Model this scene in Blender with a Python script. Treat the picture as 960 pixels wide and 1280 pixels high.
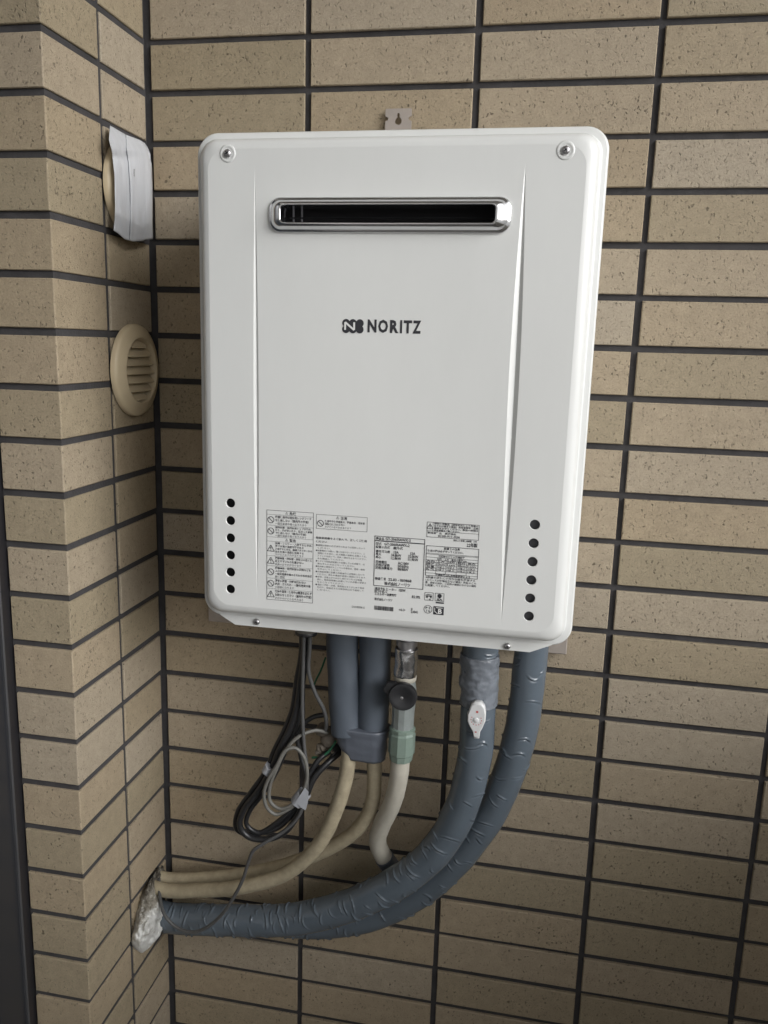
import bpy, bmesh, math, random
from mathutils import Vector, Matrix, noise
from mathutils.geometry import delaunay_2d_cdt

random.seed(7)
scene = bpy.context.scene
COL = scene.collection
for o in list(bpy.data.objects):
    bpy.data.objects.remove(o)

# ------------------------------------------------------------------ camera, sky, sun, exposure
Z0 = 1.87                                   # height of the reference joint row above the balcony floor
P = 0.0685                                  # tile row pitch
FPX = 1028.35                               # focal length in pixels of the 960x1280 photograph
CAM = Vector((0.5906, -1.1999, Z0 - 0.4146))
RIGHT = Vector((0.98180446, 0.18776585, 0.0283546))
DOWN = Vector((0.06477435, -0.19078345, -0.97949271))
FWD = Vector((-0.17850569, 0.96350696, -0.19947445))

cd = bpy.data.cameras.new('camera')
cam = bpy.data.objects.new('camera', cd)
COL.objects.link(cam)
cd.sensor_fit = 'VERTICAL'
cd.sensor_height = 36.0
cd.lens = FPX / 1280 * 36.0
cd.clip_start = 0.01
cd.clip_end = 500
m = Matrix.Identity(4)
for i in range(3):
    m[i][0] = RIGHT[i]; m[i][1] = -DOWN[i]; m[i][2] = -FWD[i]; m[i][3] = CAM[i]
cam.matrix_world = m
scene.camera = cam

SUN_EL, SUN_AZ = 24.0, 31.0                 # elevation; degrees off the back wall towards the viewer (from +X)
world = bpy.data.worlds.new('World')
scene.world = world
world.use_nodes = True
wt = world.node_tree
wt.nodes.clear()
sky = wt.nodes.new('ShaderNodeTexSky')
sky.sky_type = 'NISHITA'
sky.sun_disc = False
sky.sun_elevation = math.radians(SUN_EL)
sky.sun_rotation = math.radians(90 + SUN_AZ)
sky.air_density = 1.0
sky.dust_density = 4.0
sky.ozone_density = 1.0
hsv = wt.nodes.new('ShaderNodeHueSaturation')      # overcast: thin cloud takes the blue out
hsv.inputs['Saturation'].default_value = 0.10
bg = wt.nodes.new('ShaderNodeBackground')
bg.inputs['Strength'].default_value = 0.115
wo = wt.nodes.new('ShaderNodeOutputWorld')
wt.links.new(sky.outputs[0], hsv.inputs['Color'])
wt.links.new(hsv.outputs[0], bg.inputs['Color'])
wt.links.new(bg.outputs[0], wo.inputs['Surface'])

sl = bpy.data.lights.new('sun', 'SUN')
sl.energy = 1.0
sl.angle = math.radians(34)
sl.color = (0.93, 0.97, 1.0)
sun = bpy.data.objects.new('sun', sl)
COL.objects.link(sun)
ae, aa = math.radians(SUN_EL), math.radians(SUN_AZ)
sdir = Vector((math.cos(ae) * math.cos(aa), -math.cos(ae) * math.sin(aa), math.sin(ae)))
sun.rotation_euler = sdir.to_track_quat('Z', 'Y').to_euler()

scene.view_settings.view_transform = 'Standard'
scene.view_settings.look = 'None'
scene.view_settings.gamma = 1.0
scene.view_settings.exposure = 0.38
scene.view_settings.use_curve_mapping = False


# ------------------------------------------------------------------ pixel -> place helpers
def ray(u, v):
    return RIGHT * ((u - 480) / FPX) + DOWN * ((v - 640) / FPX) + FWD


def onY(u, v, y):
    d = ray(u, v)
    return CAM + d * ((y - CAM.y) / d.y)


def onX(u, v, x):
    d = ray(u, v)
    return CAM + d * ((x - CAM.x) / d.x)


# ------------------------------------------------------------------ materials
MATS = {}


def pmat(name, color, rough=0.5, metal=0.0, coat=0.0, spec=0.5, bump=None, vary=0.0, vscale=8.0, dark=0.6, stretch=(1, 1, 1), trans=0.0):
    """principled material; bump=(scale, strength, distance); vary = amount of mottling"""
    if name in MATS:
        return MATS[name]
    mt = bpy.data.materials.new(name)
    mt.use_nodes = True
    nt = mt.node_tree
    b = nt.nodes['Principled BSDF']
    b.inputs['Base Color'].default_value = (*color, 1)
    b.inputs['Roughness'].default_value = rough
    b.inputs['Metallic'].default_value = metal
    b.inputs['Coat Weight'].default_value = coat
    b.inputs['Coat Roughness'].default_value = 0.12
    b.inputs['Specular IOR Level'].default_value = spec
    b.inputs['Transmission Weight'].default_value = trans
    tc = nt.nodes.new('ShaderNodeTexCoord')
    mp = nt.nodes.new('ShaderNodeMapping')
    mp.inputs['Scale'].default_value = stretch
    nt.links.new(tc.outputs['Object'], mp.inputs['Vector'])
    if vary > 0:
        n = nt.nodes.new('ShaderNodeTexNoise')
        n.inputs['Scale'].default_value = vscale
        n.inputs['Detail'].default_value = 6
        n.inputs['Roughness'].default_value = 0.65
        nt.links.new(mp.outputs[0], n.inputs['Vector'])
        r = nt.nodes.new('ShaderNodeValToRGB')
        r.color_ramp.elements[0].position = 0.3
        r.color_ramp.elements[1].position = 0.7
        r.color_ramp.elements[0].color = (*[c * dark for c in color], 1)
        r.color_ramp.elements[1].color = (*color, 1)
        mx = nt.nodes.new('ShaderNodeMix')
        mx.data_type = 'RGBA'
        mx.inputs[0].default_value = vary
        mx.inputs[6].default_value = (*color, 1)
        nt.links.new(n.outputs['Fac'], r.inputs[0])
        nt.links.new(r.outputs[0], mx.inputs[7])
        nt.links.new(mx.outputs[2], b.inputs['Base Color'])
    if bump:
        n2 = nt.nodes.new('ShaderNodeTexNoise')
        n2.inputs['Scale'].default_value = bump[0]
        n2.inputs['Detail'].default_value = 4
        nt.links.new(mp.outputs[0], n2.inputs['Vector'])
        bm_ = nt.nodes.new('ShaderNodeBump')
        bm_.inputs['Strength'].default_value = bump[1]
        bm_.inputs['Distance'].default_value = bump[2]
        nt.links.new(n2.outputs['Fac'], bm_.inputs['Height'])
        nt.links.new(bm_.outputs[0], b.inputs['Normal'])
    MATS[name] = mt
    return mt


def tile_material():
    mt = bpy.data.materials.new('tile_glaze')
    mt.use_nodes = True
    nt = mt.node_tree
    N, L = nt.nodes, nt.links
    b = N['Principled BSDF']
    oi = N.new('ShaderNodeObjectInfo')
    tc = N.new('ShaderNodeTexCoord')
    off = N.new('ShaderNodeVectorMath'); off.operation = 'SCALE'
    cmb = N.new('ShaderNodeCombineXYZ')
    m1 = N.new('ShaderNodeMath'); m1.operation = 'MULTIPLY'; m1.inputs[1].default_value = 37.1
    m2 = N.new('ShaderNodeMath'); m2.operation = 'MULTIPLY'; m2.inputs[1].default_value = 91.7
    L.new(oi.outputs['Random'], m1.inputs[0]); L.new(oi.outputs['Random'], m2.inputs[0])
    L.new(m1.outputs[0], cmb.inputs[0]); L.new(m2.outputs[0], cmb.inputs[1]); L.new(m1.outputs[0], cmb.inputs[2])
    add = N.new('ShaderNodeVectorMath'); add.operation = 'ADD'
    L.new(tc.outputs['Object'], add.inputs[0]); L.new(cmb.outputs[0], add.inputs[1])
    # warp so that the pits come out torn rather than round
    wn = N.new('ShaderNodeTexNoise'); wn.inputs['Scale'].default_value = 160; wn.inputs['Detail'].default_value = 3
    L.new(add.outputs[0], wn.inputs['Vector'])
    ws = N.new('ShaderNodeVectorMath'); ws.operation = 'SCALE'; ws.inputs['Scale'].default_value = 0.009
    L.new(wn.outputs['Color'], ws.inputs[0])
    wa = N.new('ShaderNodeVectorMath'); wa.operation = 'ADD'
    L.new(add.outputs[0], wa.inputs[0]); L.new(ws.outputs[0], wa.inputs[1])
    st = N.new('ShaderNodeMapping'); st.inputs['Scale'].default_value = (1.0, 1.0, 0.62)
    L.new(wa.outputs[0], st.inputs['Vector'])
    vo = N.new('ShaderNodeTexVoronoi'); vo.inputs['Scale'].default_value = 215; vo.feature = 'F1'
    L.new(st.outputs[0], vo.inputs['Vector'])
    sep = N.new('ShaderNodeSeparateColor'); L.new(vo.outputs['Color'], sep.inputs[0])
    # pit radius: only some cells hold a pit, and of very different size
    pr = N.new('ShaderNodeMapRange'); pr.inputs['From Min'].default_value = 0.12; pr.inputs['From Max'].default_value = 1.0
    pr.inputs['To Min'].default_value = 0.0; pr.inputs['To Max'].default_value = 0.34
    L.new(sep.outputs[0], pr.inputs['Value'])
    sb = N.new('ShaderNodeMath'); sb.operation = 'SUBTRACT'
    L.new(pr.outputs[0], sb.inputs[0]); L.new(vo.outputs['Distance'], sb.inputs[1])
    pit = N.new('ShaderNodeMapRange'); pit.inputs['From Min'].default_value = -0.02; pit.inputs['From Max'].default_value = 0.10
    L.new(sb.outputs[0], pit.inputs['Value'])
    # clouding of where pits appear
    cl = N.new('ShaderNodeTexNoise'); cl.inputs['Scale'].default_value = 26; cl.inputs['Detail'].default_value = 3
    L.new(add.outputs[0], cl.inputs['Vector'])
    clr = N.new('ShaderNodeMapRange'); clr.inputs['From Min'].default_value = 0.33; clr.inputs['From Max'].default_value = 0.62
    clr.inputs['To Min'].default_value = 0.3
    L.new(cl.outputs['Fac'], clr.inputs['Value'])
    pm = N.new('ShaderNodeMath'); pm.operation = 'MULTIPLY'
    L.new(pit.outputs[0], pm.inputs[0]); L.new(clr.outputs[0], pm.inputs[1])
    # fine grain
    g = N.new('ShaderNodeTexNoise'); g.inputs['Scale'].default_value = 420; g.inputs['Detail'].default_value = 5; g.inputs['Roughness'].default_value = 0.7
    L.new(add.outputs[0], g.inputs['Vector'])
    gm = N.new('ShaderNodeTexNoise'); gm.inputs['Scale'].default_value = 70; gm.inputs['Detail'].default_value = 4
    L.new(add.outputs[0], gm.inputs['Vector'])
    # colours
    ra = N.new('ShaderNodeValToRGB')
    e = ra.color_ramp.elements
    e[0].position = 0.0; e[0].color = (0.312, 0.259, 0.176, 1)
    e[1].position = 1.0; e[1].color = (0.372, 0.315, 0.238, 1)
    k = e.new(0.5); k.color = (0.356, 0.285, 0.194, 1)
    L.new(oi.outputs['Random'], ra.inputs[0])
    gr = N.new('ShaderNodeMapRange'); gr.inputs['From Min'].default_value = 0.3; gr.inputs['From Max'].default_value = 0.7
    gr.inputs['To Min'].default_value = 0.84; gr.inputs['To Max'].default_value = 1.12
    L.new(g.outputs['Fac'], gr.inputs['Value'])
    gr2 = N.new('ShaderNodeMapRange'); gr2.inputs['From Min'].default_value = 0.3; gr2.inputs['From Max'].default_value = 0.7
    gr2.inputs['To Min'].default_value = 0.93; gr2.inputs['To Max'].default_value = 1.06
    L.new(gm.outputs['Fac'], gr2.inputs['Value'])
    mm = N.new('ShaderNodeMath'); mm.operation = 'MULTIPLY'
    L.new(gr.outputs[0], mm.inputs[0]); L.new(gr2.outputs[0], mm.inputs[1])
    sc_ = N.new('ShaderNodeVectorMath'); sc_.operation = 'SCALE'
    L.new(ra.outputs[0], sc_.inputs[0]); L.new(mm.outputs[0], sc_.inputs['Scale'])
    v2_ = N.new('ShaderNodeTexVoronoi'); v2_.inputs['Scale'].default_value = 480; v2_.feature = 'F1'
    L.new(st.outputs[0], v2_.inputs['Vector'])
    sp2 = N.new('ShaderNodeSeparateColor'); L.new(v2_.outputs['Color'], sp2.inputs[0])
    r2 = N.new('ShaderNodeMapRange'); r2.inputs['From Min'].default_value = 0.35; r2.inputs['From Max'].default_value = 1.0
    r2.inputs['To Min'].default_value = 0.0; r2.inputs['To Max'].default_value = 0.42
    L.new(sp2.outputs[1], r2.inputs['Value'])
    s2 = N.new('ShaderNodeMath'); s2.operation = 'SUBTRACT'
    L.new(r2.outputs[0], s2.inputs[0]); L.new(v2_.outputs['Distance'], s2.inputs[1])
    p2_ = N.new('ShaderNodeMapRange'); p2_.inputs['From Min'].default_value = -0.04; p2_.inputs['From Max'].default_value = 0.16; p2_.inputs['To Max'].default_value = 0.55
    L.new(s2.outputs[0], p2_.inputs['Value'])
    pmx = N.new('ShaderNodeMath'); pmx.operation = 'MAXIMUM'
    L.new(pm.outputs[0], pmx.inputs[0]); L.new(p2_.outputs[0], pmx.inputs[1])
    pm = pmx
    pf = N.new('ShaderNodeMath'); pf.operation = 'MULTIPLY'; pf.inputs[1].default_value = 0.62
    L.new(pm.outputs[0], pf.inputs[0])
    mx = N.new('ShaderNodeMix'); mx.data_type = 'RGBA'
    L.new(pf.outputs[0], mx.inputs[0]); L.new(sc_.outputs[0], mx.inputs[6])
    mx.inputs[7].default_value = (0.060, 0.044, 0.030, 1)
    L.new(mx.outputs[2], b.inputs['Base Color'])
    b.inputs['Roughness'].default_value = 0.62
    b.inputs['Specular IOR Level'].default_value = 0.35
    # relief
    h = N.new('ShaderNodeMath'); h.operation = 'MULTIPLY_ADD'; h.inputs[1].default_value = -1.6
    L.new(pm.outputs[0], h.inputs[0]); L.new(g.outputs['Fac'], h.inputs[2])
    bp = N.new('ShaderNodeBump'); bp.inputs['Strength'].default_value = 0.8; bp.inputs['Distance'].default_value = 0.0011
    L.new(h.outputs[0], bp.inputs['Height'])
    L.new(bp.outputs[0], b.inputs['Normal'])
    return mt


M_TILE = tile_material()
M_MORTAR = pmat('dark_mortar', (0.056, 0.053, 0.055), 0.9, bump=(300, 0.6, 0.001), vary=0.9, vscale=28, dark=0.55)
M_CONC = pmat('painted_concrete', (0.55, 0.53, 0.50), 0.85, bump=(60, 0.3, 0.002), vary=0.4, vscale=3)
M_FLOOR = pmat('balcony_floor_coating', (0.36, 0.355, 0.345), 0.7, bump=(120, 0.3, 0.001), vary=0.5, vscale=5)
M_PAINT = pmat('white_heater_paint', (0.70, 0.705, 0.69), 0.34, coat=0.45, bump=(7, 0.25, 0.0012), vary=0.5, vscale=5, dark=0.92, stretch=(2.5, 1, 0.8))
M_DARKIN = pmat('dark_interior', (0.009, 0.009, 0.010), 0.6, spec=0.2)
M_GREYIN = pmat('grey_inner_plate', (0.10, 0.10, 0.11), 0.45)
M_CHROME = pmat('chrome', (0.72, 0.72, 0.73), 0.13, metal=1.0)
M_STEEL = pmat('zinc_steel', (0.50, 0.49, 0.50), 0.38, metal=1.0, bump=(200, 0.1, 0.0005))
M_GALV = pmat('galvanised_plate', (0.37, 0.325, 0.29), 0.6, metal=0.1, vary=0.5, vscale=60, dark=0.8)
M_INK = pmat('black_print', (0.028, 0.028, 0.034), 0.5)
M_GREYINK = pmat('grey_print', (0.075, 0.075, 0.08), 0.5)
M_WHITEINK = pmat('white_print', (0.72, 0.72, 0.70), 0.4)
M_WRAP = pmat('grey_blue_vinyl_wrap', (0.110, 0.134, 0.160), 0.24, spec=0.6, bump=(90, 0.25, 0.0012), vary=0.4, vscale=30, dark=0.8)
M_SLEEVE = pmat('grey_foam_sleeve', (0.088, 0.105, 0.130), 0.6, bump=(400, 0.2, 0.0006), vary=0.4, vscale=40, dark=0.75)
M_TAPE = pmat('grey_vinyl_tape', (0.190, 0.208, 0.236), 0.28, bump=(60, 0.8, 0.003), vary=0.6, vscale=50, dark=0.65)
M_DTAPE = pmat('slate_vinyl_tape', (0.115, 0.128, 0.155), 0.34, bump=(60, 0.6, 0.002), vary=0.5, vscale=40, dark=0.75)
M_SILVERTAPE = pmat('silver_cloth_tape', (0.40, 0.41, 0.44), 0.38, bump=(120, 0.5, 0.001), vary=0.5, vscale=40, dark=0.7)
M_BEIGE = pmat('yellowed_beige_tape', (0.42, 0.36, 0.25), 0.62, bump=(260, 0.4, 0.0008), vary=0.8, vscale=70, dark=0.62)
M_BEIGE2 = pmat('cream_pipe_cover', (0.50, 0.47, 0.40), 0.55, bump=(220, 0.3, 0.0006), vary=0.5, vscale=45, dark=0.75)
M_BLACK = pmat('black_rubber_cable', (0.017, 0.017, 0.018), 0.38, bump=(150, 0.15, 0.0004))
M_GREYC = pmat('grey_cable', (0.155, 0.150, 0.135), 0.5, vary=0.4, vscale=80)
M_GREYD = pmat('dark_grey_cable', (0.085, 0.085, 0.085), 0.5, vary=0.4, vscale=80)
M_GREEN = pmat('green_wire', (0.02, 0.12, 0.06), 0.4)
M_NUT = pmat('pale_green_plastic', (0.205, 0.265, 0.225), 0.42, bump=(150, 0.2, 0.0005), vary=0.5, vscale=60, dark=0.75)
M_VALVE = pmat('dull_valve_metal', (0.40, 0.44, 0.43), 0.36, metal=0.45, bump=(130, 0.4, 0.001), vary=0.5, vscale=60)
M_FOIL = pmat('crumpled_foil', (0.58, 0.58, 0.59), 0.27, metal=1.0, bump=(55, 0.7, 0.004))
M_KNOB = pmat('black_plastic', (0.022, 0.022, 0.024), 0.42, bump=(300, 0.1, 0.0004))
M_WPLAST = pmat('white_plastic', (0.66, 0.66, 0.66), 0.4)
M_REDINK = pmat('red_print', (0.50, 0.10, 0.09), 0.5)
M_VENT = pmat('tan_vent_plastic', (0.52, 0.43, 0.29), 0.5, vary=0.3, vscale=30, dark=0.85)
M_WTAPE = pmat('white_tape', (0.53, 0.54, 0.565), 0.45, bump=(50, 0.3, 0.002), vary=0.6, vscale=16, dark=0.82, stretch=(1, 6, 0.4))
M_FRAME = pmat('dark_anodised_aluminium', (0.030, 0.031, 0.036), 0.34, metal=0.3, bump=(300, 0.05, 0.0003))
M_FRAME2 = pmat('grey_anodised_aluminium', (0.075, 0.075, 0.08), 0.4, metal=0.4)
M_SEAL = pmat('black_sealant', (0.014, 0.013, 0.015), 0.5, bump=(120, 0.3, 0.001))
M_GLASS = pmat('window_glass', (0.03, 0.035, 0.04), 0.05)


def plaster_material():
    mt = bpy.data.materials.new('rough_white_mortar')
    mt.use_nodes = True
    nt = mt.node_tree; N, L = nt.nodes, nt.links
    b = N['Principled BSDF']
    tc = N.new('ShaderNodeTexCoord')
    n = N.new('ShaderNodeTexNoise'); n.inputs['Scale'].default_value = 42; n.inputs['Detail'].default_value = 8; n.inputs['Roughness'].default_value = 0.7
    L.new(tc.outputs['Object'], n.inputs['Vector'])
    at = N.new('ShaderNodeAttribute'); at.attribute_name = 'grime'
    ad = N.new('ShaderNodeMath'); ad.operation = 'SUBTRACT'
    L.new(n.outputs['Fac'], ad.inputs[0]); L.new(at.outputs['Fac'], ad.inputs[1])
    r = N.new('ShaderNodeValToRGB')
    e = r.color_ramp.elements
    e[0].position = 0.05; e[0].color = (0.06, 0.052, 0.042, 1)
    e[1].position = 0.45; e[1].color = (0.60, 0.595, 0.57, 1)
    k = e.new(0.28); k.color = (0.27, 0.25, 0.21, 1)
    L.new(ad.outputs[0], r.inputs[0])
    L.new(r.outputs[0], b.inputs['Base Color'])
    b.inputs['Roughness'].default_value = 0.95
    b.inputs['Specular IOR Level'].default_value = 0.1
    n2 = N.new('ShaderNodeTexNoise'); n2.inputs['Scale'].default_value = 150; n2.inputs['Detail'].default_value = 5
    L.new(tc.outputs['Object'], n2.inputs['Vector'])
    bp = N.new('ShaderNodeBump'); bp.inputs['Strength'].default_value = 0.5; bp.inputs['Distance'].default_value = 0.0015
    L.new(n2.outputs['Fac'], bp.inputs['Height']); L.new(bp.outputs[0], b.inputs['Normal'])
    return mt


M_PLASTER = plaster_material()


# ------------------------------------------------------------------ mesh helpers
def link(name, me, mat, parent=None):
    o = bpy.data.objects.new(name, me)
    COL.objects.link(o)
    if mat is not None and len(me.materials) == 0:
        me.materials.append(mat)
    if parent is not None:
        o.parent = parent
    return o


def mesh_from(name, verts, faces, smooth=False):
    me = bpy.data.meshes.new(name)
    me.from_pydata([tuple(v) for v in verts], [], faces)
    me.update()
    if smooth:
        me.polygons.foreach_set('use_smooth', [True] * len(me.polygons))
    return me


def bm_mesh(name, bm, smooth=False, normals=True):
    if normals:
        bmesh.ops.recalc_face_normals(bm, faces=bm.faces)
    me = bpy.data.meshes.new(name)
    bm.to_mesh(me); bm.free()
    if smooth:
        me.polygons.foreach_set('use_smooth', [True] * len(me.polygons))
    return me


def tag(o, label, cat, group=None, kind=None):
    if label: o['label'] = label
    if cat: o['category'] = cat
    if group: o['group'] = group
    if kind: o['kind'] = kind
    return o


def empty(name, loc, label, cat, group=None):
    o = bpy.data.objects.new(name, None)
    COL.objects.link(o)
    o.location = loc
    o.empty_display_size = 0.05
    return tag(o, label, cat, group)


def adopt(child, parent):
    """parent while keeping world coordinates (all things only have a location)"""
    child.parent = parent
    p = parent
    off = Vector((0, 0, 0))
    while p is not None:
        off += p.location
        p = p.parent
    child.location = child.location - off
    return child


def box_bm(bm, x0, x1, y0, y1, z0, z1, bev=0.0, seg=1):
    vs = [bm.verts.new((x, y, z)) for x in (x0, x1) for y in (y0, y1) for z in (z0, z1)]
    idx = [(0, 1, 3, 2), (4, 6, 7, 5), (0, 4, 5, 1), (2, 3, 7, 6), (0, 2, 6, 4), (1, 5, 7, 3)]
    fs = [bm.faces.new([vs[i] for i in f]) for f in idx]
    if bev > 0:
        es = list({e for f in fs for e in f.edges})
        bmesh.ops.bevel(bm, geom=es, offset=bev, segments=seg, affect='EDGES', profile=0.6)


def box(name, x0, x1, y0, y1, z0, z1, mat, bev=0.0, seg=1, smooth=False):
    bm = bmesh.new()
    box_bm(bm, x0, x1, y0, y1, z0, z1, bev, seg)
    return link(name, bm_mesh(name, bm, smooth), mat)


def rrect(cx, cz, w, h, r, n=8):
    r = max(r, 0.0005)
    out = []
    for (sx, sz, a0) in ((1, 1, 0), (-1, 1, 90), (-1, -1, 180), (1, -1, 270)):
        for i in range(n + 1):
            a = math.radians(a0 + 90 * i / n)
            out.append((cx + sx * (w / 2 - r) + r * math.cos(a), cz + sz * (h / 2 - r) + r * math.sin(a)))
    return out


def loft(rings, close0=False, close1=False, smooth=True, name='loft'):
    """rings: list of equal-length lists of 3-D points"""
    n = len(rings[0])
    V, F = [], []
    for r in rings: V += [tuple(p) for p in r]
    for i in range(len(rings) - 1):
        for j in range(n):
            k = (j + 1) % n
            F.append((i * n + j, i * n + k, (i + 1) * n + k, (i + 1) * n + j))
    if close0: F.append(tuple(reversed(range(n))))
    if close1: F.append(tuple(range((len(rings) - 1) * n, len(rings) * n)))
    bm = bmesh.new()
    vs = [bm.verts.new(v) for v in V]
    for f in F:
        try: bm.faces.new([vs[i] for i in f])
        except ValueError: pass
    bmesh.ops.recalc_face_normals(bm, faces=bm.faces)
    for f in bm.faces: f.smooth = smooth and len(f.verts) <= 4
    return bm


def catmull(pts, step):
    pts = [Vector(p) for p in pts]
    P_ = [pts[0] * 2 - pts[1]] + pts + [pts[-1] * 2 - pts[-2]]
    out = []
    for i in range(1, len(P_) - 2):
        p0, p1, p2, p3 = P_[i - 1:i + 3]
        # centripetal parametrisation keeps the curve free of loops
        t0 = 0.0
        t1 = t0 + max((p1 - p0).length, 1e-6) ** 0.5
        t2 = t1 + max((p2 - p1).length, 1e-6) ** 0.5
        t3 = t2 + max((p3 - p2).length, 1e-6) ** 0.5
        n = max(4, int((p2 - p1).length / step * 2))
        for k in range(n):
            t = t1 + (t2 - t1) * k / n
            a1 = p0 * ((t1 - t) / (t1 - t0)) + p1 * ((t - t0) / (t1 - t0))
            a2 = p1 * ((t2 - t) / (t2 - t1)) + p2 * ((t - t1) / (t2 - t1))
            a3 = p2 * ((t3 - t) / (t3 - t2)) + p3 * ((t - t2) / (t3 - t2))
            b1 = a1 * ((t2 - t) / (t2 - t0)) + a2 * ((t - t0) / (t2 - t0))
            b2 = a2 * ((t3 - t) / (t3 - t1)) + a3 * ((t - t1) / (t3 - t1))
            out.append(b1 * ((t2 - t) / (t2 - t1)) + b2 * ((t - t1) / (t2 - t1)))
    out.append(pts[-1])
    # even spacing
    res = [out[0]]; acc = 0.0
    for a, b in zip(out[:-1], out[1:]):
        L = (b - a).length
        if L == 0: continue
        d = step - acc
        while d <= L:
            res.append(a.lerp(b, d / L)); d += step
        acc = L - (d - step)
    if (res[-1] - out[-1]).length > step * 0.3: res.append(out[-1])
    return res


def sweep_bm(bm, pts, rad, nseg=16, step=0.004, disp=None, squash=1.0, cap=True, spline=True):
    c = catmull(pts, step) if spline else [Vector(p) for p in pts]
    n = len(c)
    T = []
    for i in range(n):
        t = (c[min(i + 1, n - 1)] - c[max(i - 1, 0)]).normalized()
        T.append(t)
    nrm = T[0].orthogonal().normalized()
    # start the seam away from the viewer
    back = Vector((0, 1, 0)) - T[0] * T[0].y
    if back.length > 0.1: nrm = back.normalized()
    rings = []
    s = 0.0
    for i in range(n):
        if i > 0:
            s += (c[i] - c[i - 1]).length
            q = T[i - 1].rotation_difference(T[i])
            nrm = (q @ nrm).normalized()
        bi = T[i].cross(nrm).normalized()
        r = rad(s) if callable(rad) else rad
        ring = []
        for j in range(nseg):
            a = 2 * math.pi * j / nseg
            rr = r + (disp(s, a) if disp else 0.0)
            ring.append(bm.verts.new(c[i] + nrm * (math.cos(a) * rr) + bi * (math.sin(a) * rr * squash)))
        rings.append(ring)
    for i in range(n - 1):
        for j in range(nseg):
            k = (j + 1) % nseg
            f = bm.faces.new((rings[i][j], rings[i][k], rings[i + 1][k], rings[i + 1][j]))
            f.smooth = True
    if cap:
        bm.faces.new(list(reversed(rings[0]))); bm.faces.new(rings[-1])
    return s


def tube(name, pts, rad, mat, parent=None, **kw):
    bm = bmesh.new()
    sweep_bm(bm, pts, rad, **kw)
    return link(name, bm_mesh(name, bm), mat, parent)


def lathe_bm(bm, origin, axis, prof, n=32, sides=None):
    """prof: (distance along axis, radius)"""
    axis = Vector(axis).normalized()
    u = axis.orthogonal().normalized(); w = axis.cross(u)
    rings = []
    for (d, r) in prof:
        rings.append([bm.verts.new(Vector(origin) + axis * d + (u * math.cos(2 * math.pi * j / n) + w * math.sin(2 * math.pi * j / n)) * max(r, 1e-5)) for j in range(n)])
    for a, b in zip(rings[:-1], rings[1:]):
        for j in range(n):
            k = (j + 1) % n
            f = bm.faces.new((a[j], a[k], b[k], b[j])); f.smooth = True
    bm.faces.new(list(reversed(rings[0]))); bm.faces.new(rings[-1])


def lathe(name, origin, axis, prof, mat, n=32, parent=None, sharp=None):
    bm = bmesh.new()
    lathe_bm(bm, origin, axis, prof, n)
    o = link(name, bm_mesh(name, bm), mat)
    for p_ in o.data.polygons:
        pass
    o.data.set_sharp_from_angle(angle=math.radians(sharp if sharp else 40))
    if parent: adopt(o, parent)
    return o


# ------------------------------------------------------------------ the balcony: floor, ceiling, parapet
CEIL = 2.86
PX = 1.42                                     # inner face of the parapet
D1, D2 = 0.1298, 0.2586                       # depth of the return: inner joint, outer corner
FX = -0.086                                   # left end of the return's front face

tag(box('floor', -0.4, PX + 0.16, -5.0, 0.30, -0.15, 0.0, M_FLOOR), None, None, kind='structure')
tag(box('ceiling', -0.4, PX + 0.16, -5.0, 0.30, CEIL, CEIL + 0.18, M_CONC), None, None, kind='structure')
tag(box('parapet', PX, PX + 0.14, -5.0, 0.012, 0.002, 1.13, M_CONC, 0.008), None, None, kind='structure')
g_ = box('ground', -200, 200, -200, 200, -12.2, -12.0, M_FLOOR)
tag(g_, None, None, kind='structure')

# ------------------------------------------------------------------ tiles
JT = 0.0090                                   # joint width
TT = 0.0050                                   # how far tiles stand proud of the mortar


def tile_mesh(name, w, h, t, bev=0.0011):
    """centred in x and z, front face at y=0, body behind it"""
    bm = bmesh.new()
    w2, h2 = w / 2, h / 2
    rings = [[(-w2, t, -h2), (w2, t, -h2), (w2, t, h2), (-w2, t, h2)],
             [(-w2, bev, -h2), (w2, bev, -h2), (w2, bev, h2), (-w2, bev, h2)],
             [(-w2 + bev, 0, -h2 + bev), (w2 - bev, 0, -h2 + bev), (w2 - bev, 0, h2 - bev), (-w2 + bev, 0, h2 - bev)]]
    R_ = [[bm.verts.new(p) for p in r] for r in rings]
    for a, b in zip(R_[:-1], R_[1:]):
        for j in range(4):
            bm.faces.new((a[j], a[(j + 1) % 4], b[(j + 1) % 4], b[j]))
    bm.faces.new(R_[2]); bm.faces.new(list(reversed(R_[0])))
    me = bm_mesh(name, bm)
    me.materials.append(M_TILE)
    return me


KMIN = -14
KMAX = 26
XC = 0.1054 * P                               # where the tiling of the back wall starts (joint centre)
A = 3.4342 * P                                # tile column pitch

back = box('tiled_wall', -0.010, PX + 0.16, TT, 0.20, 0.002, CEIL - 0.002, M_MORTAR)
tag(back, 'long tan brick-tiled wall with dark stacked joints behind the white water heater', 'wall')
tm = tile_mesh('tile', A - 0.0090, P - JT, TT + 0.004)
tm0 = tile_mesh('tile', A - 0.0090 + 0.0034, P - JT, TT + 0.004)
for k in range(KMIN, KMAX + 1):
    zc = Z0 - (k + 0.5) * P
    if zc - P / 2 < 0.01 or zc + P / 2 > CEIL - 0.005: continue
    for c in range(6):
        t = link('tile', tm0 if c == 0 else tm, None, back)
        t.location = (XC + (c + 0.5) * A + (-0.0017 if c == 0 else random.gauss(0, 0.00035)), random.gauss(0, 0.0005), zc + random.gauss(0, 0.00045))
        t.rotation_euler = (random.gauss(0, 0.004), random.gauss(0, 0.0016), random.gauss(0, 0.0015))

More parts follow.
